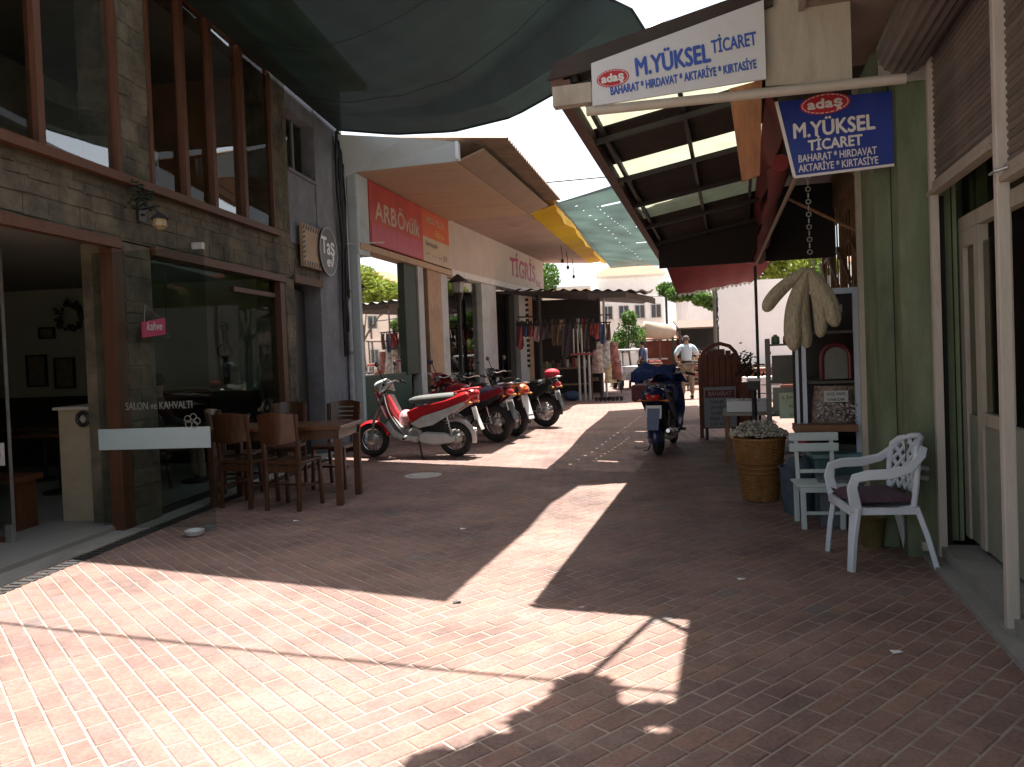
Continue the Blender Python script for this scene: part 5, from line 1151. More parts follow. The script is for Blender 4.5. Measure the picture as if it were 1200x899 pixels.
# display table with crates in front/left
tb = thing('display_table', 'low trestle display table heaped with pale crates by the black scale', 'table', tuple(RP(1.6,5.0,0)))
fbox('tabletop', mat('old_table', (.3,.29,.25), .7, .15, 5), tb, FR, (1.0,4.6,.62), (2.4,5.4,.66))
for u, v in ((1.02,4.65),(2.3,4.65),(1.02,5.3),(2.3,5.3)): fbox('leg', WOODL, tb, FR, (u,v,0), (u+.05,v+.05,.62))
for k, (u, w2, cm, lb) in enumerate(((1.05,.55,WHITEP,'white open crate at left end of the display table'),(1.7,.5,mat('grey_crate', (.25,.27,.26), .6),'grey green crate at right end of the display table'))):
    t = thing('crate', lb, 'crate', tuple(RP(u+.2,5,.66)), group='crates on the display table')
    fpart('tray', cm, t, FR, lambda b: [b.box((u,4.65,.665),(u+w2,4.67,.80)), b.box((u,5.13,.665),(u+w2,5.15,.80)), b.box((u,4.67,.665),(u+.02,5.13,.80)), b.box((u+w2-.02,4.67,.665),(u+w2,5.13,.80)), b.box((u+.02,4.67,.665),(u+w2-.02,5.13,.68))])
    fpart('goods', rs.choice(GOODS[2:5]), t, FR, lambda b: [b.ell((u+rs.uniform(.06,w2-.06), rs.uniform(4.72,5.08), .70+rs.random()*.08), (.05,.05,.04), 8, 5) for _ in range(26)], kind='stuff')
t = thing('scale_stand', 'black post scale with white top beside the display table', 'scale', tuple(RP(1.35,4.1,0)))
fpart('post', BLACK, t, FR, lambda b: [b.tube([(1.38,4.1,0),(1.38,4.1,.98)], .03, 8), b.box((1.28,4.0,0),(1.48,4.2,.04)), b.box((1.31,4.03,.98),(1.45,4.17,1.08))])
fpart('pan', WHITEP, t, FR, lambda b: b.box((1.30,4.0,1.085),(1.46,4.2,1.11)), bev=.006)
# wool basket
t = thing('wicker_basket', 'tall tapered wicker basket filled with pale wool tufts', 'basket', (1.48,7.75,0))
WICK = mat('wicker', (.24,.12,.035), .6, .35, 14, .3, 60, coat=.25)
def strand(z, r, amp, ph, b, th):
    pts = []
    for k in range(49):
        a = 2*math.pi*k/48; rr = r + amp*math.sin(12*a+ph); pts.append((rr*math.cos(a), rr*math.sin(a), z))
    b.tube(pts, th, 5, False)
def bk(b):
    n_ = 42
    for i in range(n_):
        z = .015+.60*i/n_; r = .155+.085*(z/.6)**.9
        strand(z, r, .007, math.pi*(i % 2), b, .0085)
part('weave', WICK, t, bk, smooth=True, kind='stuff')
part('stakes', WICK, t, lambda b: [b.tube([(.155*math.cos(a),.155*math.sin(a),.0),(.243*math.cos(a),.243*math.sin(a),.61)], .008, 5) for a in [2*math.pi*k/24 for k in range(24)]], kind='stuff')
part('rim', WICK, t, lambda b: b.torus((0,0,.61), .245, .016, 36, 8, 'z'), smooth=True)
part('band', mat('wicker_dark', (.16,.08,.025), .6), t, lambda b: [b.torus((0,0,z), .165+.085*(z/.6)**.9, .013, 36, 6, 'z') for z in (.28,.33,.38)], smooth=True)
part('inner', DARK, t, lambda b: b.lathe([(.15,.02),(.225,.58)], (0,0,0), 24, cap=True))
b = MB()
for k in range(420):
    a = rs.uniform(0,6.28); r = .27*math.sqrt(rs.random()); zz = .63+.15*(1-(r/.27)**2)*rs.random()+.02
    b.ell((r*math.cos(a), r*math.sin(a), zz), (rs.uniform(.015,.035),rs.uniform(.01,.02),rs.uniform(.008,.02)), 6, 4, Matrix.Rotation(rs.uniform(0,3), 4, (rs.random(),rs.random(),rs.random()+.1)))
o = b.build('wool_tufts', mat('wool', (.36,.34,.29), .9, .3, 20, .3, 60)); o.location = (1.48,7.75,0); tag_mesh(o, 'pale tangled wool tufts heaped in the wicker basket', 'wool', kind='stuff')
# white slatted wooden chair ------------------------------------------------
WCH = mat('worn_white_wood', (.50,.58,.58), .55, .08, 4, .15, 30, stains=.3, stain_col=(.3,.33,.3))
t = thing('wooden_chair', 'small white painted wooden folding chair with two back slats', 'chair', (1.74,6.62,0), R_(-3), sc=1.0)
for s in (-1,1):
    part('leg', WCH, t, lambda b: b.flat([(s*.15,-.12,.0),(s*.155,-.13,.35)], .035, .04, (1,0,0)), bev=.003)
    part('leg', WCH, t, lambda b: b.flat([(s*.15,.18,.0),(s*.155,.16,.35)], .035, .04, (1,0,0)), bev=.003)
    part('back_post', WCH, t, lambda b: b.flat([(s*.14,.14,.36),(s*.145,.19,.74)], .035, .03, (1,0,0)), bev=.003)
    part('side_rail', WCH, t, lambda b: b.box((s*.155-.015,-.1,.30),(s*.155+.015,.15,.34)))
for k, z in enumerate((.60,.69)): part('back_slat', WCH, t, lambda b: b.box((-.20,.148+.01*k,z),(.20,.166+.01*k,z+.072)), bev=.008)
for k in range(5): part('seat_slat', WCH, t, lambda b: b.box((-.20,-.155+.065*k,.352),(.20,-.098+.065*k,.37)), bev=.004)
part('back_rail', WCH, t, lambda b: b.box((-.12,.14,.42),(.12,.16,.45)))
part('stretcher', WCH, t, lambda b: b.box((-.15,-.13,.12),(.15,-.11,.145)))
part('front_rail', WCH, t, lambda b: b.box((-.17,-.15,.305),(.17,-.13,.35)), bev=.003)
# plastic armchair ----------------------------------------------------------
PW = mat('white_plastic', (.60,.66,.72), .35, .05, 5, stains=.2, stain_col=(.42,.42,.40))
t = thing('plastic_armchair', 'white plastic garden armchair with latticed back and maroon cushion', 'chair', (1.82,5.56,0), R_(90), sc=1.0)
# local: faces +y ; rotated so the front looks left
hw = .23
for s in (-1,1):
    part('leg', PW, t, lambda b: b.flat([(s*.27,.24,0),(s*.255,.22,.22),(s*.235,.19,.42)], [.05,.06,.085], .035, (s*.35,.9,0)), bev=.006, smooth=True)
    part('leg', PW, t, lambda b: b.flat([(s*.25,-.31,0),(s*.235,-.26,.22),(s*.215,-.2,.42)], [.045,.055,.07], .035, (s*.3,-.9,0)), bev=.006, smooth=True)
    part('armrest', PW, t, lambda b: b.flat([(s*.245,.19,.40),(s*.265,.22,.56),(s*.275,.20,.625),(s*.285,.12,.645),(s*.285,-.02,.65),(s*.27,-.14,.68),(s*.235,-.235,.76),(s*.20,-.262,.81)], [.08,.065,.065,.068,.068,.058,.05,.045], .026, (s*1,.0,.25)), bev=.006, smooth=True)
part('seat', PW, t, lambda b: b.grid(lambda u, v: V((2*u-1)*(.245-.02*v), .23-.43*v, .425-.02*math.sin(math.pi*v)+.01*(2*u-1)**2), 10, 10, th=.02), smooth=True)
def backp(u, v):   # curved back surface
    x = (2*u-1)*(.215+.03*math.sin(math.pi*v)-.06*max(0,v-.6)); return V(x, -.235-.075*v+(.05+.05*v)*(2*u-1)**2, .43+.41*v)
part('back_frame', PW, t, lambda b: b.tube([backp(0,k/8) for k in range(8)]+[backp(.08,.97),backp(.3,1.04),backp(.5,1.06),backp(.7,1.04),backp(.92,.97)]+[backp(1,1-k/8) for k in range(1,9)], .020, 8), smooth=True)
def latt(b):
    for k in range(-6, 8):
        for sg_ in (1,-1):
            pts = []
            for i in range(13):
                v = .14+.84*i/12; u = (k/7.0 + sg_*(v)*.62) if sg_ > 0 else (k/7.0+.62 - v*.62)
                if 0 <= u <= 1: pts.append(backp(u, v))
            if len(pts) > 1: b.flat(pts, .024, .014, (0,1,.25))
part('lattice', PW, t, latt, kind='stuff')
part('front_apron', PW, t, lambda b: b.flat([(-.235,.225,.40),(0,.24,.415),(.235,.225,.40)], .02, .05, (0,0,1)))
part('side_apron', PW, t, lambda b: [b.box((s*.24-.012,-.2,.375),(s*.24+.012,.2,.42)) for s in (-1,1)])
cu = MB(); cu.grid(lambda u, v: V((2*u-1)*.225, (2*v-1)*.215, .50-.05*abs(2*u-1)**6-.05*abs(2*v-1)**6+.006*math.sin(9*u)*math.sin(8*v)), 24, 24); cu.grid(lambda u, v: V((2*u-1)*.225, (2*v-1)*.215, .435+.02*abs(2*u-1)**6+.02*abs(2*v-1)**6), 24, 24)
o = cu.build('seat_cushion', mat('maroon_cushion', (.09,.05,.075), .9, .3, 20, .4, 80), smooth=True); o.location = (1.82,5.57,0); o.rotation_euler = (0,0,R_(90)); tag_mesh(o, 'flat dusky maroon cushion lying on the white plastic armchair', 'cushion')
# blue tubs and crates behind the wooden chair
BT = mat('blue_cloth_goods', (.06,.085,.12), .8, .3, 8, .3, 30); TEAL = mat('teal_plastic', (.07,.14,.15), .5, .15, 5)
t = thing('plastic_tub', 'dull blue heap of goods in a tub left behind the white wooden chair', 'tub', (1.70,7.15,0))
part('tub', BT, t, lambda b: b.lathe([(.13,0),(.165,.4),(.175,.42),(.155,.42),(.12,.05)], (0,0,0), 20), smooth=True)
part('heap', BT, t, lambda b: b.grid(lambda u, v: V(.15*v*math.cos(6.283*u), .15*v*math.sin(6.283*u), .50-.11*v*v+.02*math.sin(11*u+7*v)), 24, 8), smooth=True)
t = thing('storage_box', 'teal plastic storage box behind the white wooden chair', 'box', (2.05,7.2,0))
part('box', TEAL, t, lambda b: b.box((-.24,-.2,0),(.24,.2,.50)), bev=.015)
part('lid', mat('teal_lid', (.16,.28,.30), .5), t, lambda b: b.box((-.26,-.22,.502),(.26,.22,.54)), bev=.01)
t = thing('storage_box', 'dark grey storage box on the ground behind the plastic armchair', 'box', tuple(RP(2.0,1.35,0)), -A_)
part('box', mat('slate_plastic', (.09,.11,.13), .6), t, lambda b: b.box((-.18,-.15,0),(.16,.15,.36)), bev=.012)
part('lid', mat('slate_lid', (.12,.14,.17), .6), t, lambda b: b.box((-.19,-.16,.362),(.17,.16,.39)), bev=.008)
t = thing('plant_pot', 'ochre clay pot with weeds at the foot of the green wall', 'pot', tuple(RP(2.12,.62,0)))
part('pot', mat('ochre_pot', (.12,.095,.03), .8, .3, 6), t, lambda b: b.lathe([(.07,0),(.10,.22),(.11,.23),(.09,.22)], (0,0,0), 14), smooth=True)
b = MB(FR); b.box((1.70,2.15,.56),(1.95,2.3,.66)); tag_mesh(b.build('red_packet', mat('red_packet', (.35,.02,.05), .5)), 'small red packet lying beside the green card', 'packet')
for k, (u, v, lb) in enumerate(((2.44,.34,'small pale socket box low on the green corner wall'),)):
    b = MB(FR); b.box((u-.05,.30,.06),(u,.355,.12)); tag_mesh(b.build('socket_box', IVORY), lb, 'socket')
b = MB(FR); b.tube([(2.30,.34,.62),(2.36,.30,.64),(2.44,.31,.63)], .02, 6); b.tube([(2.30,.34,.56),(2.38,.30,.57),(2.44,.31,.56)], .018, 6)
tag_mesh(b.build('coiled_hose', mat('grey_hose', (.3,.3,.3), .6)), 'short grey coiled hose on the green wall behind the armchair', 'hose')

# ================================================================== MIDDLE OF THE LANE
# sign board and slatted rack
t = thing('sandwich_board', 'grey sandwich board with red heading and handwritten list', 'sign', (1.83,12.65,0), R_(-4))
part('board', mat('board_grey', (.28,.29,.31), .7, .12, 4), t, lambda b: b.box((-.25,-.015,.2),(.25,.015,.85)))
part('frame', BLACK, t, lambda b: [b.box((s*.22-.02,-.02,0),(s*.22+.02,.02,.2)) for s in (-1,1)]+[b.box((s*.2-.015,.12,0),(s*.2+.015,.15,.2)) for s in (-1,1)])
part('heading', mat('heading_red', (.16,.03,.05), .6), t, lambda b: b.box((-.23,-.021,.68),(.23,-.016,.80)))
HM = lambda z: face_M(t.matrix_basis @ V(0,-.023,z), t.matrix_basis.to_3x3() @ V(1,0,0), (0,0,1))
text('lettering', 'BAHARAT', .10, PALEL, t, HM(.74), width=.36)
for i, s in enumerate(('NANE 10', 'ÇAY KEKİK 5', 'SUMAK', 'KINA 15 TL', 'LİF KESE')): text('lettering', s, .07, BLACK, t, HM(.61-.09*i), width=.3+.04*(i % 2))
RW = mat('red_brown_slat', (.17,.055,.035), .6, .25, 8, .2, 40)
t = thing('slatted_rack', 'arched red brown slatted wooden rack behind the sandwich board', 'rack', (1.87,12.95,0), R_(-4))
for k in range(6):
    x = -.27+.095*k; part('slat', RW, t, lambda b: b.box((x,-.02,.15),(x+.088,.01,1.36+.10*math.sin(math.pi*(k+.5)/6))), bev=.006)
part('arch', RW, t, lambda b: b.flat([(-.29,0,1.30),(-.22,0,1.44),(-.1,0,1.52),(.04,0,1.545),(.18,0,1.50),(.27,0,1.40),(.31,0,1.28)], .06, .06, (0,1,0)), smooth=True)
part('post', RW, t, lambda b: [b.box((-.33,-.04,0),(-.27,.03,1.32))]); part('post', RW, t, lambda b: [b.box((.29,-.04,0),(.35,.03,1.30))])
part('back_panel', mat('rack_back', (.08,.03,.02), .8), t, lambda b: b.box((-.27,.02,.15),(.29,.03,1.36)))
part('shelf', RW, t, lambda b: [b.box((-.27,.03,.5),(.29,.3,.53)), b.box((-.27,.0,.9),(.29,.3,.93))])
t = thing('planter', 'dark basket with bushy goods at right of the slatted rack', 'basket', (2.3,12.9,0))
part('basket', RW, t, lambda b: b.lathe([(.12,0),(.16,.9),(.13,.9)], (0,0,0), 12))
b = MB()
for k in range(260): b.ell((rs.gauss(0,.10), rs.gauss(0,.1), 1.0+abs(rs.gauss(0,.16))), (.02,.012,.03), 5, 4, Matrix.Rotation(rs.uniform(0,3),4,(rs.random(),rs.random(),.5)))
b.build('brushwood', mat('brush_brown', (.07,.05,.03), .9), t, kind='stuff')
# low brown wall with bright white wall
t = thing('boundary_wall', 'bright white wall standing on brown timber base beyond the shop', 'wall', (5,25.5,0))
part('wall', mat('lime_white', (.86,.87,.88), .8, .04, 2), t, lambda b: b.box((3.85,26.2,.75),(7.2,26.35,3.6)), world=True)
part('coping', mat('beige_coping', (.4,.33,.26), .8), t, lambda b: b.box((3.7,25.6,.72),(7.4,26.4,.82)), world=True)
for k in range(5): part('plank', mat('brown_plank', (.20,.06,.03), .7, .2, 4), t, lambda b: b.box((3.75,25.6,.14*k+.005),(7.3,25.66,.14*k+.137)), world=True)
t = thing('white_crate_stack', 'stack of white foam crates in front of the brown base', 'crate', (3.6,22.5,0))
for k in range(3): part('crate', WHITEP, t, lambda b: b.box((3.45+.1*k,20.5,.22*k+.002),(4.45+.05*k,21.1,.22*k+.2)), world=True, bev=.01)
t = thing('utility_pole', 'slim grey utility pole left of the white wall', 'pole', (3.4,24,0))
part('pole', mat('pole_grey', (.15,.14,.12), .8), t, lambda b: b.tube([(0,0,0),(0,0,4.3)], [.06,.05], 8))
part('cables', BLACK, t, lambda b: [b.tube([(0,0,3.4-.3*k),(.1,.0,2.9-.3*k),(.05,0,2.5-.2*k)], .02, 5) for k in range(4)])
# ================================================================== FAR STALL
st = thing('market_stall', 'dark roofed market stall crowded with hanging goods', 'market stall', (-.4,24,0))
part('roof', DKTIN, st, lambda b: b.prism([(-3.1,22.6,3.30),(.6,22.4,3.12),(1.55,23.6,2.98),(1.5,28.5,3.1),(-2.4,28.5,3.5)], (0,0,.05)), world=True)
part('roof_sheet', mat('pale_tin', (.4,.38,.34), .6, .2, 4), st, lambda b: b.grid(lambda u, v: V(-3.1+4.6*u, 22.45+1.3*u*v+.3*v, 3.40-.25*u+.03*math.sin(90*u)), 100, 2), world=True, smooth=True)
part('fascia', mat('dark_fascia', (.07,.055,.045), .8), st, lambda b: b.prism([(-.4,22.35,3.0),(.7,22.3,2.98),(1.6,23.5,2.80),(1.6,23.5,2.98),(.7,22.3,3.12),(-.4,22.35,3.14)], (0,.04,0)), world=True)
part('back_wall', DARK, st, lambda b: b.box((-2.9,27.0,0),(-.1,27.2,3.3)), world=True)
part('side_wall', DARK, st, lambda b: b.box((-3.0,24,0),(-2.9,27.2,3.3)), world=True)
for k, x in enumerate((-.74,-.58,-.44,.05)):
    part('post', mat('pale_post', (.45,.44,.42), .6), st, lambda b: b.tube([(x,22.9+.3*(k == 3),0),(x,22.9+.3*(k == 3),1.45 if k < 3 else 3.0)], .035, 8), world=True)
part('post', mat('dark_post', (.05,.045,.04), .7), st, lambda b: b.tube([(-.1,23.6,0),(-.1,23.6,3.1)], .05, 8), world=True)
part('post', mat('dark_post', (.05,.045,.04), .7), st, lambda b: b.tube([(-1.9,23.2,0),(-1.9,23.2,3.2)], .06, 8), world=True)
tb = thing('stall_table', 'long stall table laden with small wares under the dark roof', 'table', (-1.2,23.6,0))
part('tabletop', mat('stall_table', (.2,.13,.08), .7), tb, lambda b: b.box((-1.9,23.3,.95),(-.35,24.0,1.0)), world=True)
for x, y in ((-1.85,23.35),(-.42,23.35),(-1.85,23.9),(-.42,23.9)): part('leg', mat('stall_table', (.2,.13,.08), .7), tb, lambda b: b.box((x,y,0),(x+.05,y+.05,.95)), world=True)
part('lower_shelf', mat('stall_table', (.2,.13,.08), .7), tb, lambda b: b.box((-1.8,23.4,.45),(-.42,23.95,.48)), world=True)
GC = [mat('ware_%s' % n_, c_, .6, .25, 12) for n_, c_ in (('red', (.24,.05,.05)), ('white', (.5,.48,.44)), ('brown', (.13,.08,.05)), ('pink', (.3,.19,.18)), ('dark', (.06,.05,.05)), ('tan', (.4,.28,.17)), ('blue', (.05,.08,.16)), ('green', (.1,.2,.08)))]
CN = ['red','white','brown','pink','dark','tan','blue','green']
rq = random.Random(11)
def pos_word(x, lo, hi): return ['far left end','left part','middle','right part','far right end'][min(4, int(5*(x-lo)/(hi-lo)))]
for k in range(16):
    x = -1.82+.09*k; h = rq.uniform(.1,.32); c = rq.randrange(8)
    b = MB()
    if k % 3 == 0: b.lathe([(.03,0),(.045,.02),(.045,h*.7),(.02,h)], (x,23.5,1.002), 10)
    else: b.box((x-.035,23.4,1.002),(x+.035,23.6,1.0+h))
    tag_mesh(b.build('ware', GC[c]), '%s ware, %s from the left on the stall table' % (CN[c], ('first','second','third','fourth','fifth','sixth','seventh','eighth','ninth','tenth','eleventh','twelfth','thirteenth','fourteenth','fifteenth','sixteenth')[k]), 'goods', 'wares on the stall table')
b = MB(); b.tube([(-2.6,22.95,2.35),(.25,22.95,2.3)], .02, 6); b.tube([(-2.6,23.6,2.6),(.25,23.6,2.55)], .02, 6)
tag_mesh(b.build('hanging_rail', BLACK), 'pair of dark rails under the stall roof from which wares hang', 'rail')
used_l = set()
for k in range(34):
    x = -2.55+.082*k; y = 22.95 if k % 2 else 23.6; z = 2.3 if k % 2 else 2.5; c = rq.choice([4,4,2,5,1,0,4,3,7,2,6]); ln = rq.uniform(.25,.8); wd_ = rq.uniform(.05,.16); ph = rq.uniform(0,6)
    if rq.random() < .25: ln *= 1.3
    b = MB(); b.grid(lambda u, v: V(x+(u-.5)*wd_*(1+.5*v), y+.03*math.sin(6.28*u+4*v+ph), z-ln*v-.05*math.sin(3.1*u)), 5, 5, th=.012)
    kd = ('front','rear')[k % 2 == 0]; lbl = '%s %s ware hanging from the %s rail, %s from the left' % (('short','long')[ln > .5], CN[c], kd, ('first','second','third','fourth','fifth','sixth','seventh','eighth','ninth','tenth','eleventh','twelfth','thirteenth','fourteenth','fifteenth','sixteenth','seventeenth')[k//2])
    tag_mesh(b.build('hanging_ware', GC[c]), lbl, 'goods', 'wares hanging from the stall roof')
for k in range(3):
    x = -.92+.12*k; b = MB(); b.tube([(x+.05,22.85,1.42),(x+.05,22.85,2.15)], .018, 6)
    tag_mesh(b.build('white_rod', GC[1]), ('left','middle','right')[k]+' one of three upright white rods on the stall display', 'rod', 'white rods on the stall display')
b = MB(); b.box((-.98,22.8,1.36),(-.3,23.1,1.42)); tag_mesh(b.build('display_board', GC[0]), 'red edged display board across the pale posts', 'board')
b = MB(); b.ell((-1.0,23.2,.14), (.26,.2,.16), 14, 8); tag_mesh(b.build('blue_sack', GC[6], smooth=True), 'blue sack on the ground under the stall table', 'sack')
# clothes rail with draped garments
t = thing('garment_stand', 'stand draped with white and flowered garments at the stall edge', 'clothes stand', (.05,23.2,0))
part('pole', BLACK, t, lambda b: [b.tube([(0,0,0),(0,0,1.9)], .025, 6), b.box((-.25,-.03,0),(.25,.03,.04)), b.box((-.03,-.25,.0),(.03,.25,.035))])
for k, (dx, dz, hh, c) in enumerate(((-.14,1.75,.95,1),(.08,1.85,.9,1),(.25,1.7,.8,0),(-.25,1.5,.7,3),(.12,1.05,.55,1),(.3,1.1,.5,2))):
    part('garment', mat('floral_%d' % k, ((.6,.55,.48),(.62,.6,.56),(.3,.14,.12),(.4,.3,.27),(.6,.5,.3),(.25,.1,.08))[k], .85, .7, 9), t, lambda b: b.grid(lambda u, v: V(dx+.16*math.cos(6.283*u)*(.6+.5*v)+.02*math.sin(20*u), .1*math.sin(6.283*u)*(.7+.5*v)-.02*k, dz-hh*v), 18, 6), smooth=True)
# stacked small pots by the kerb of the stall
for k in range(7):
    x = -.25+.12*k; b = MB(); b.lathe([(.04,0),(.06,.12),(.05,.12)], (x,22.55+.05*(k % 2),0), 10)
    tag_mesh(b.build('small_pot', GC[4]), 'small dark pot, number counted from the left along the stall front' if False else ('leftmost','second from left','third from left','middle','third from right','second from right','rightmost')[k]+' of the small dark pots on the ground before the stall', 'pot', 'small pots before the stall')

# ================================================================== TREES, HEDGE, VINE
def leafmat(name, c, c2): return mat(name, c, .6, .35, 1.2, col2=c2, trans=.35, spec=.3)
LEAF = leafmat('leaf_green', (.05,.11,.02), (.09,.17,.03)); LEAFY = leafmat('leaf_yellow_green', (.16,.22,.03), (.26,.30,.05)); BARK = mat('bark', (.10,.075,.055), .95, .3, 8, .6, 20)
def leaves(b, cs, n_, size, r2):
    for _ in range(n_):
        c, rad = cs[r2.randrange(len(cs))]
        while True:
            q = V(r2.uniform(-1,1), r2.uniform(-1,1), r2.uniform(-1,1))
            if q.length < 1: break
        p = Vector(c) + V(q.x*rad[0], q.y*rad[1], q.z*rad[2]); s = size*r2.uniform(.6,1.4)
        d = V(r2.gauss(0,1), r2.gauss(0,1), r2.gauss(0,1)).normalized(); e = d.orthogonal().normalized(); e = (Matrix.Rotation(r2.uniform(0,6.28), 3, d) @ e)
        f_ = d.cross(e)
        b.add([p-e*s, p+f_*s*.42+d*s*.1, p+e*s, p-f_*s*.42+d*s*.1], [(0,1,2,3)])
def tree(name, label, loc, h, cs, n_, size, lm, seed, tr=.12, group=None):
    r2 = random.Random(seed); t = thing(name, label, 'tree', loc, group=group)
    part('trunk', BARK, t, lambda b: b.tube([(0,0,0),(.05,.02,h*.3),(-.05,0,h*.62)], [tr,tr*.8,tr*.5], 8), smooth=True)
    for c, rad in cs[:6]: part('limb', BARK, t, lambda b: b.tube([(0,0,h*.45),(c[0]*.5,c[1]*.5,(h*.45+c[2])*.5+.1),tuple(c)], [tr*.5,tr*.3,tr*.1], 6), smooth=True)
    b = MB(); leaves(b, cs, n_, size, r2); b.build('crown', lm, t)
    return t
tree('leafy_tree', 'small bright green tree beside the market stall', (.95,29.5,0), 3.0, [((0,0,2.2),(.45,.45,.5)),((-.3,0,1.8),(.35,.35,.4)),((.35,0,1.9),(.35,.35,.4)),((.05,0,2.65),(.3,.3,.3))], 1500, .075, LEAF, 1, .05)
# hedge strip hanging over the lane end
cs = [((4.0+i*.42+.2*math.sin(i*3), 38+.3*math.sin(i*2), 4.0-.12*i+.15*math.sin(i*1.7)), (.55,.5,.36)) for i in range(-2,9)]
t = thing('climbing_vine', 'dense dark green climbing vine spanning over the end of the lane', 'vine', (5.2,38,0))
b = MB(); leaves(b, cs, 7500, .10, random.Random(4)); b.build('foliage', LEAF, t, world=True)
part('support_wire', BLACK, t, lambda b: [b.tube([(2.4,38,4.0),(9,38,3.4)], .03, 5), b.tube([(3.1,38,0),(3.1,38,4.1)], .06, 6), b.tube([(8.9,38,0),(8.9,38,3.6)], .06, 6)], world=True)
tree('leafy_tree', 'yellow green sunlit tree above the white wall', (7.2,34,0), 5.0, [((-1.9,0,4.4),(1.1,.8,.7)),((-.6,0,4.7),(1.2,.9,.8)),((.8,0,4.6),(1.2,.9,.9)),((0,0,5.3),(1,.8,.7)),((2,0,4.6),(1,1,1))], 6500, .12, LEAFY, 5, .14)
tree('leafy_tree', 'green tree behind the white wall further right', (10.5,30,0), 5.2, [((-1.2,0,4.0),(1.3,1,1)),((.5,0,4.4),(1.4,1.2,1)),((0,0,5.3),(1.1,1,.8))], 5000, .12, LEAF, 6, .16)
tree('leafy_tree', 'green tree rising beyond the cream buildings at the left', (-6,58,0), 8, [((-1.5,0,6.5),(2,1.5,1.5)),((1,0,7),(2,1.5,1.5)),((0,0,8.3),(1.6,1.4,1.2))], 5000, .2, LEAF, 8, .25)
# vine on the right building behind the photographer; it throws the leafy shadow
t = thing('grape_vine', 'grape vine growing from a pot and trained out over the lane', 'vine', (1.9,.9,0))
part('stem', BARK, t, lambda b: b.tube([(1.95,.9,.2),(1.9,.95,1.8),(1.8,1.2,3.2),(1.3,2.2,4.1),(.7,3.6,4.35),(.4,4.6,4.4)], [.05,.045,.04,.03,.02,.015], 8), world=True, smooth=True)
part('arbour_pole', STEEL, t, lambda b: [b.tube([(.09,4.83,4.4),(.46,5.66,4.4)], .022, 6), b.tube([(.46,5.66,4.4),(.72,5.32,4.5)], .022, 6), b.tube([(1.9,.9,0),(1.9,.9,4.4),(.09,4.83,4.4)], .025, 6)], world=True)
cs = [((.08,4.66,4.3),(.13,.17,.2)),((.08,4.5,4.3),(.18,.2,.2)),((-.02,4.35,4.3),(.22,.15,.2)),((.1,4.2,4.35),(.34,.2,.2)),((-.22,4.12,4.25),(.16,.1,.15)),((.38,4.45,4.3),(.13,.07,.1)),((.0,3.9,4.35),(.5,.25,.25)),((.5,3.5,4.3),(.6,.45,.3)),((-.1,3.2,4.3),(.5,.5,.25)),((.0,4.3,4.3),(.2,.2,.2)),((.05,4.4,4.3),(.18,.2,.2))]
cs += [((-.42,4.02,4.3),(.14,.08,.12)),((-.3,3.8,4.3),(.2,.2,.2)),((.1,4.05,4.3),(.4,.2,.2))]
b = MB(); leaves(b, cs, 4600, .07, random.Random(9)); b.build('foliage', LEAF, t, world=True)
part('pot', mat('clay_pot', (.3,.13,.07), .8), t, lambda b: b.lathe([(.15,0),(.22,.35),(.24,.36),(.2,.34)], (1.92,.9,0), 16), world=True, smooth=True)
def wire(name, label, pts, r):
    b = MB(); b.tube(pts, r, 5); tag_mesh(b.build(name, BLACK), label, 'cable')
S_ = lambda x, y, z: (x+.05*z, y+.28*z, z)
wire('overhead_cable', 'thin overhead cable crossing the lane close to the camera', [S_(-4.7,4.50,5.3), S_(-3.77,4.29,5.15), S_(-1.8,3.86,5.0), S_(.23,3.46,5.05), S_(1.6,3.2,5.3)], .015)
wire('overhead_cable', 'short dark cable high in the white sky between the nets', [(-4.4,30,8.0),(.2,31,8.35),(4,32,8.6)], .035)
b = MB(); leaves(b, [((-4.3,6.0,5.6),(.15,.06,.08))], 60, .05, random.Random(2))
tag_mesh(b.build('leaf_sprig', LEAF), 'small leafy sprig caught at the cafe eave', 'plant')

# ================================================================== FAR END
# white tractor-like cart
t = thing('white_utility_cart', 'small white utility cart with roof frame parked at the lane end', 'cart', (.95,28.8,0), R_(10), sc=1.15)
part('chassis', WHITEP, t, lambda b: [b.box((-.42,-.8,.3),(.42,.8,.55)), b.box((-.38,-.8,.55),(.38,-.3,.75))], bev=.03)
part('roof', WHITEP, t, lambda b: b.box((-.45,-.6,1.22),(.45,.7,1.28)), bev=.02)
for sx in (-1,1):
    for sy in (-.55,.65): part('roof_post', WHITEP, t, lambda b: b.tube([(sx*.42,sy,.5),(sx*.43,sy,1.24)], .025, 6))
part('seat', BLACK, t, lambda b: b.box((-.35,-.1,.55),(.35,.3,.72)), bev=.02)
part('front_grille', mat('grille', (.2,.2,.2), .5), t, lambda b: [b.box((-.3,-.812,.34+.05*k),(.3,-.802,.36+.05*k)) for k in range(4)])
for sx in (-1,1):
    part('headlight', mat('headlight_glass', (.6,.62,.62), .15), t, lambda b: b.ell((sx*.32,-.81,.5), (.05,.02,.05), 10, 6), smooth=True)
    for y in (-.5,.5): part('wheel', RUBBER, t, lambda b: b.lathe([(.08,-.06),(.2,-.06),(.21,0),(.2,.06),(.08,.06)], (sx*.42,y,.21), 18, 'x'), smooth=True)
t = thing('rolled_awning', 'rolled beige awning drum hanging past the stall', 'awning', (2.1,30,2.0))
part('roll', mat('beige_roll', (.35,.27,.2), .8, .15, 2), t, lambda b: b.tube([(1.45,30,2.25),(1.55,30,2.2),(2.55,30.3,2.06),(2.8,30.3,2.05)], [.2,.32,.3,.12], 16), world=True, smooth=True)
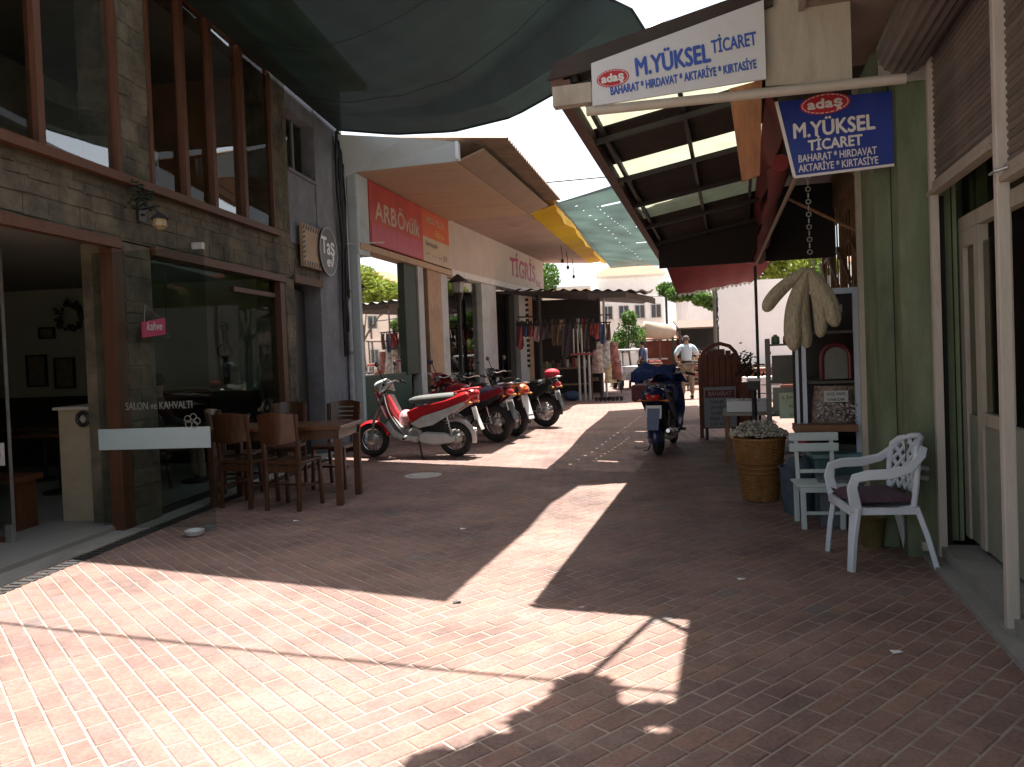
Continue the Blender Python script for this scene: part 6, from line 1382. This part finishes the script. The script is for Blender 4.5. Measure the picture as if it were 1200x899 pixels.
part('bracket', mat('dark_post', (.05,.045,.04), .7), t, lambda b: [b.tube([(1.6,30.3,0),(1.6,30.3,2.2)], .05, 6), b.tube([(2.7,30.6,0),(2.7,30.6,2.1)], .05, 6)], world=True)
t = thing('sun_umbrella', 'pale market umbrella beyond the brown hut', 'umbrella', (2.9,34,0))
part('canopy', mat('pale_umbrella', (.6,.68,.72), .8, trans=.3), t, lambda b: b.lathe([(1.1,2.0),(.6,2.25),(.02,2.45)], (0,0,0), 8, cap=False))
part('pole', WHITEP, t, lambda b: b.tube([(0,0,0),(0,0,2.45)], .03, 6))
t = thing('brown_kiosk', 'small red brown kiosk among the stalls at the lane end', 'kiosk', (2.3,31,0))
part('body', mat('kiosk_red', (.17,.05,.03), .7, .3, 3), t, lambda b: b.box((1.5,31,0),(2.9,32.2,1.75)), world=True)
part('counter', mat('kiosk_top', (.6,.55,.5), .6), t, lambda b: b.box((1.4,30.7,1.0),(2.5,31,1.06)), world=True)
part('roof', mat('kiosk_roof', (.25,.12,.08), .8), t, lambda b: b.prism([(1.4,30.6,1.78),(3.1,30.6,1.78),(3.1,32.3,2.1),(1.4,32.3,2.1)], (0,0,.05)), world=True)
for x in (1.45,2.2,3.0): part('post', RW, t, lambda b: b.tube([(x,30.65,0),(x,30.65,1.78)], .035, 6), world=True)
for k, (x, y, h, c) in enumerate(((.3,26.5,1.1,2),(-.3,27,1.3,5),(3.1,27,.9,4),(3.3,28,1.2,0),(2.7,26.5,.8,4),(3.0,30,1.4,2),(1.9,29.3,.9,0),(.5,31,1.5,2),(3.7,31,1.3,4))):
    t = thing('display_stand', '%s display stand, %s among the distant stalls' % (CN[c], ('nearest left','left beside the stall','nearest right by the rack','right of the walking man','just behind the man in blue','farther right','centre behind the roll','farthest left','farthest right')[k]), 'display stand', (x,y,0), group='display stands among the distant stalls')
    part('frame', BLACK, t, lambda b: [b.tube([(sx*.25,sy*.2,0),(sx*.25,sy*.2,h)], .02, 5) for sx in (-1,1) for sy in (-1,1)])
    for q in range(3): part('shelf', IVORY, t, lambda b: b.box((-.27,-.22,h*(q+1)/3-.02),(.27,.22,h*(q+1)/3)))
    part('goods', GC[c], t, lambda b: [b.ell((rq.uniform(-.22,.22), rq.uniform(-.18,.18), h*(rq.randrange(3)+1)/3+.05), (.05,.05,.06), 7, 5) for _ in range(34)], kind='stuff')
st2 = thing('market_stall', 'small brown roofed stall at right of the distant kiosk', 'market stall', (3.6,31,0))
part('roof', mat('brown_roof', (.12,.08,.06), .8, .25, 4), st2, lambda b: b.prism([(2.9,30.2,2.15),(4.9,30.2,2.15),(4.9,32.5,2.5),(2.9,32.5,2.5)], (0,0,.06)), world=True)
part('back', DARK, st2, lambda b: b.box((3.0,32.2,0),(4.8,32.3,2.4)), world=True)
part('counter', mat('kiosk_red', (.17,.05,.03), .7, .3, 3), st2, lambda b: b.box((3.0,30.5,0),(4.8,31.0,.85)), world=True)
for x in (2.95,4.8): part('post', mat('dark_post', (.05,.045,.04), .7), st2, lambda b: b.tube([(x,30.3,0),(x,30.3,2.15)], .04, 6), world=True)
part('goods', GC[5], st2, lambda b: [b.ell((rq.uniform(3.1,4.7), rq.uniform(30.5,30.9), .9+.1*rq.random()), (.09,.09,.1), 8, 6) for _ in range(40)], world=True, kind='stuff')
# red awning with white scallops
t = thing('red_awning', 'dark red sloping awning with white scalloped edge across the lane', 'awning', (2.2,16.5,2.9))
def ra(u, v):
    a = V(1.35,16,3.16).lerp(V(3.4,16,3.16), u); c_ = V(1.60,16.6,2.62).lerp(V(3.5,18.6,2.98), u); p = a.lerp(c_, v); p.z += -.06*math.sin(math.pi*v)+.012*math.sin(30*u); return p
part('cloth', REDC, t, lambda b: b.grid(ra, 40, 10, th=.01), world=True, smooth=True)
def scal(b):
    for k in range(16):
        a = ra(k/16, 1); c_ = ra((k+.85)/16, 1); m_ = (a+c_)/2
        b.add([a, c_, c_-V(0,0,.03), m_-V(0,0,.075), a-V(0,0,.03)], [(0,1,2,3,4)])
part('scallop', WT, t, scal, world=True, kind='stuff')
part('arm', mat('dark_post', (.05,.045,.04), .7), t, lambda b: [b.tube([ra(0,0), ra(0,1)], .02, 5), b.tube([ra(1,0), ra(1,1)], .02, 5)], world=True)
# far buildings
def building(name, label, x0, x1, y0, y1, h, col, rows, cols, roofc=None, wd=.9, wh=1.2, group='pale buildings beyond the end of the lane'):
    t = thing(name, label, 'building', ((x0+x1)/2, y0, 0), group=group)
    M_ = mat(name+'_'+str(len(MATS)), col, .85, .08, .8, .1, 10, stains=.2, stain_col=(.4,.36,.3))
    part('wall', M_, t, lambda b: b.box((x0,y0,0),(x1,y1,h)), world=True)
    part('cornice', mat('far_cornice', (.7,.68,.62), .8), t, lambda b: b.box((x0-.15,y0-.15,h),(x1+.15,y1,h+.2)), world=True)
    if roofc:
        part('roof', mat('tile_roof', (.35,.14,.08), .85, .25, 3), t, lambda b: b.prism([(x0-.4,y0-.4,h+.2),(x1+.4,y0-.4,h+.2),((x0+x1)/2+1,(y0+y1)/2,h+1.9),((x0+x1)/2-1,(y0+y1)/2,h+1.9)], (0,.05,.05)), world=True)
    for r in range(rows):
        for c in range(cols):
            xx = x0+(c+.5)*(x1-x0)/cols; zz = 1.0+r*2.9
            f = part('window', mat('far_frame', (.55,.5,.42), .6), t, lambda b: b.box((xx-wd/2,y0-.06,zz),(xx+wd/2,y0-.004,zz+wh)), world=True)
            part('pane', mat('far_pane', (.06,.07,.08), .15), f, lambda b: [b.box((xx-wd/2+.07,y0-.075,zz+.07),(xx-.03,y0-.062,zz+wh-.07)), b.box((xx+.03,y0-.075,zz+.07),(xx+wd/2-.07,y0-.062,zz+wh-.07))], world=True)
            part('sill', mat('far_cornice', (.7,.68,.62), .8), f, lambda b: b.box((xx-wd/2-.1,y0-.14,zz-.08),(xx+wd/2+.1,y0-.0,zz-.003)), world=True)
    return t
building('cream_building', 'cream two storey building closing the lane at the left', -9.5, -1.0, 60, 68, 6.2, (.78,.72,.6), 2, 5)
building('white_building', 'white building with brown shutters at the lane end centre', -.2, 5.2, 66, 74, 7.4, (.82,.8,.76), 2, 4, True)
building('pale_building', 'pale low building right of centre at the lane end', 6.0, 15, 55, 64, 5.0, (.8,.78,.74), 1, 5)
building('pink_building', 'pale pink house beyond the trees at far right', 17, 30, 60, 70, 7.5, (.75,.6,.52), 2, 5, True)
building('grey_building', 'grey white block far behind at the left', -26, -11, 64, 74, 9, (.7,.68,.64), 3, 5)
b = MB()
def hill(u, v):
    x = -260+520*u; y = 150+230*v; h = (20*math.sin(math.pi*v*.5))*(.55+.25*math.sin(x*.021+1)+.15*math.sin(x*.05)); return V(x, y, h-2*(1-v)+.6*math.sin(x*.3+y*.2))
b.grid(hill, 70, 24); struct(b.build('hill', mat('far_hill', (.20,.21,.15), .95, .3, .05, .0), smooth=True))
# thin scraps on the ground
for k, (p, lb) in enumerate((((-.98,4.64),'small dark scrap at the shadow corner on the sunlit paving'),((.82,5.1),'tiny pale scrap of paper right of the sunlit patch'),((-1.3,6.6),'tiny white scrap on the shaded paving'),((1.35,3.9),'small pale litter speck in the right shade'),((-3.0,7.0),'small pale leaf on the shaded paving by the chairs'))):
    b = MB(); b.add([(p[0],p[1],.006),(p[0]+.05,p[1]+.01,.012),(p[0]+.04,p[1]+.04,.008),(p[0]-.01,p[1]+.03,.014)], [(0,1,2,3)])
    tag_mesh(b.build('litter_scrap', BLACK if k == 0 else WHITEP), lb, 'litter', 'scraps on the paving')
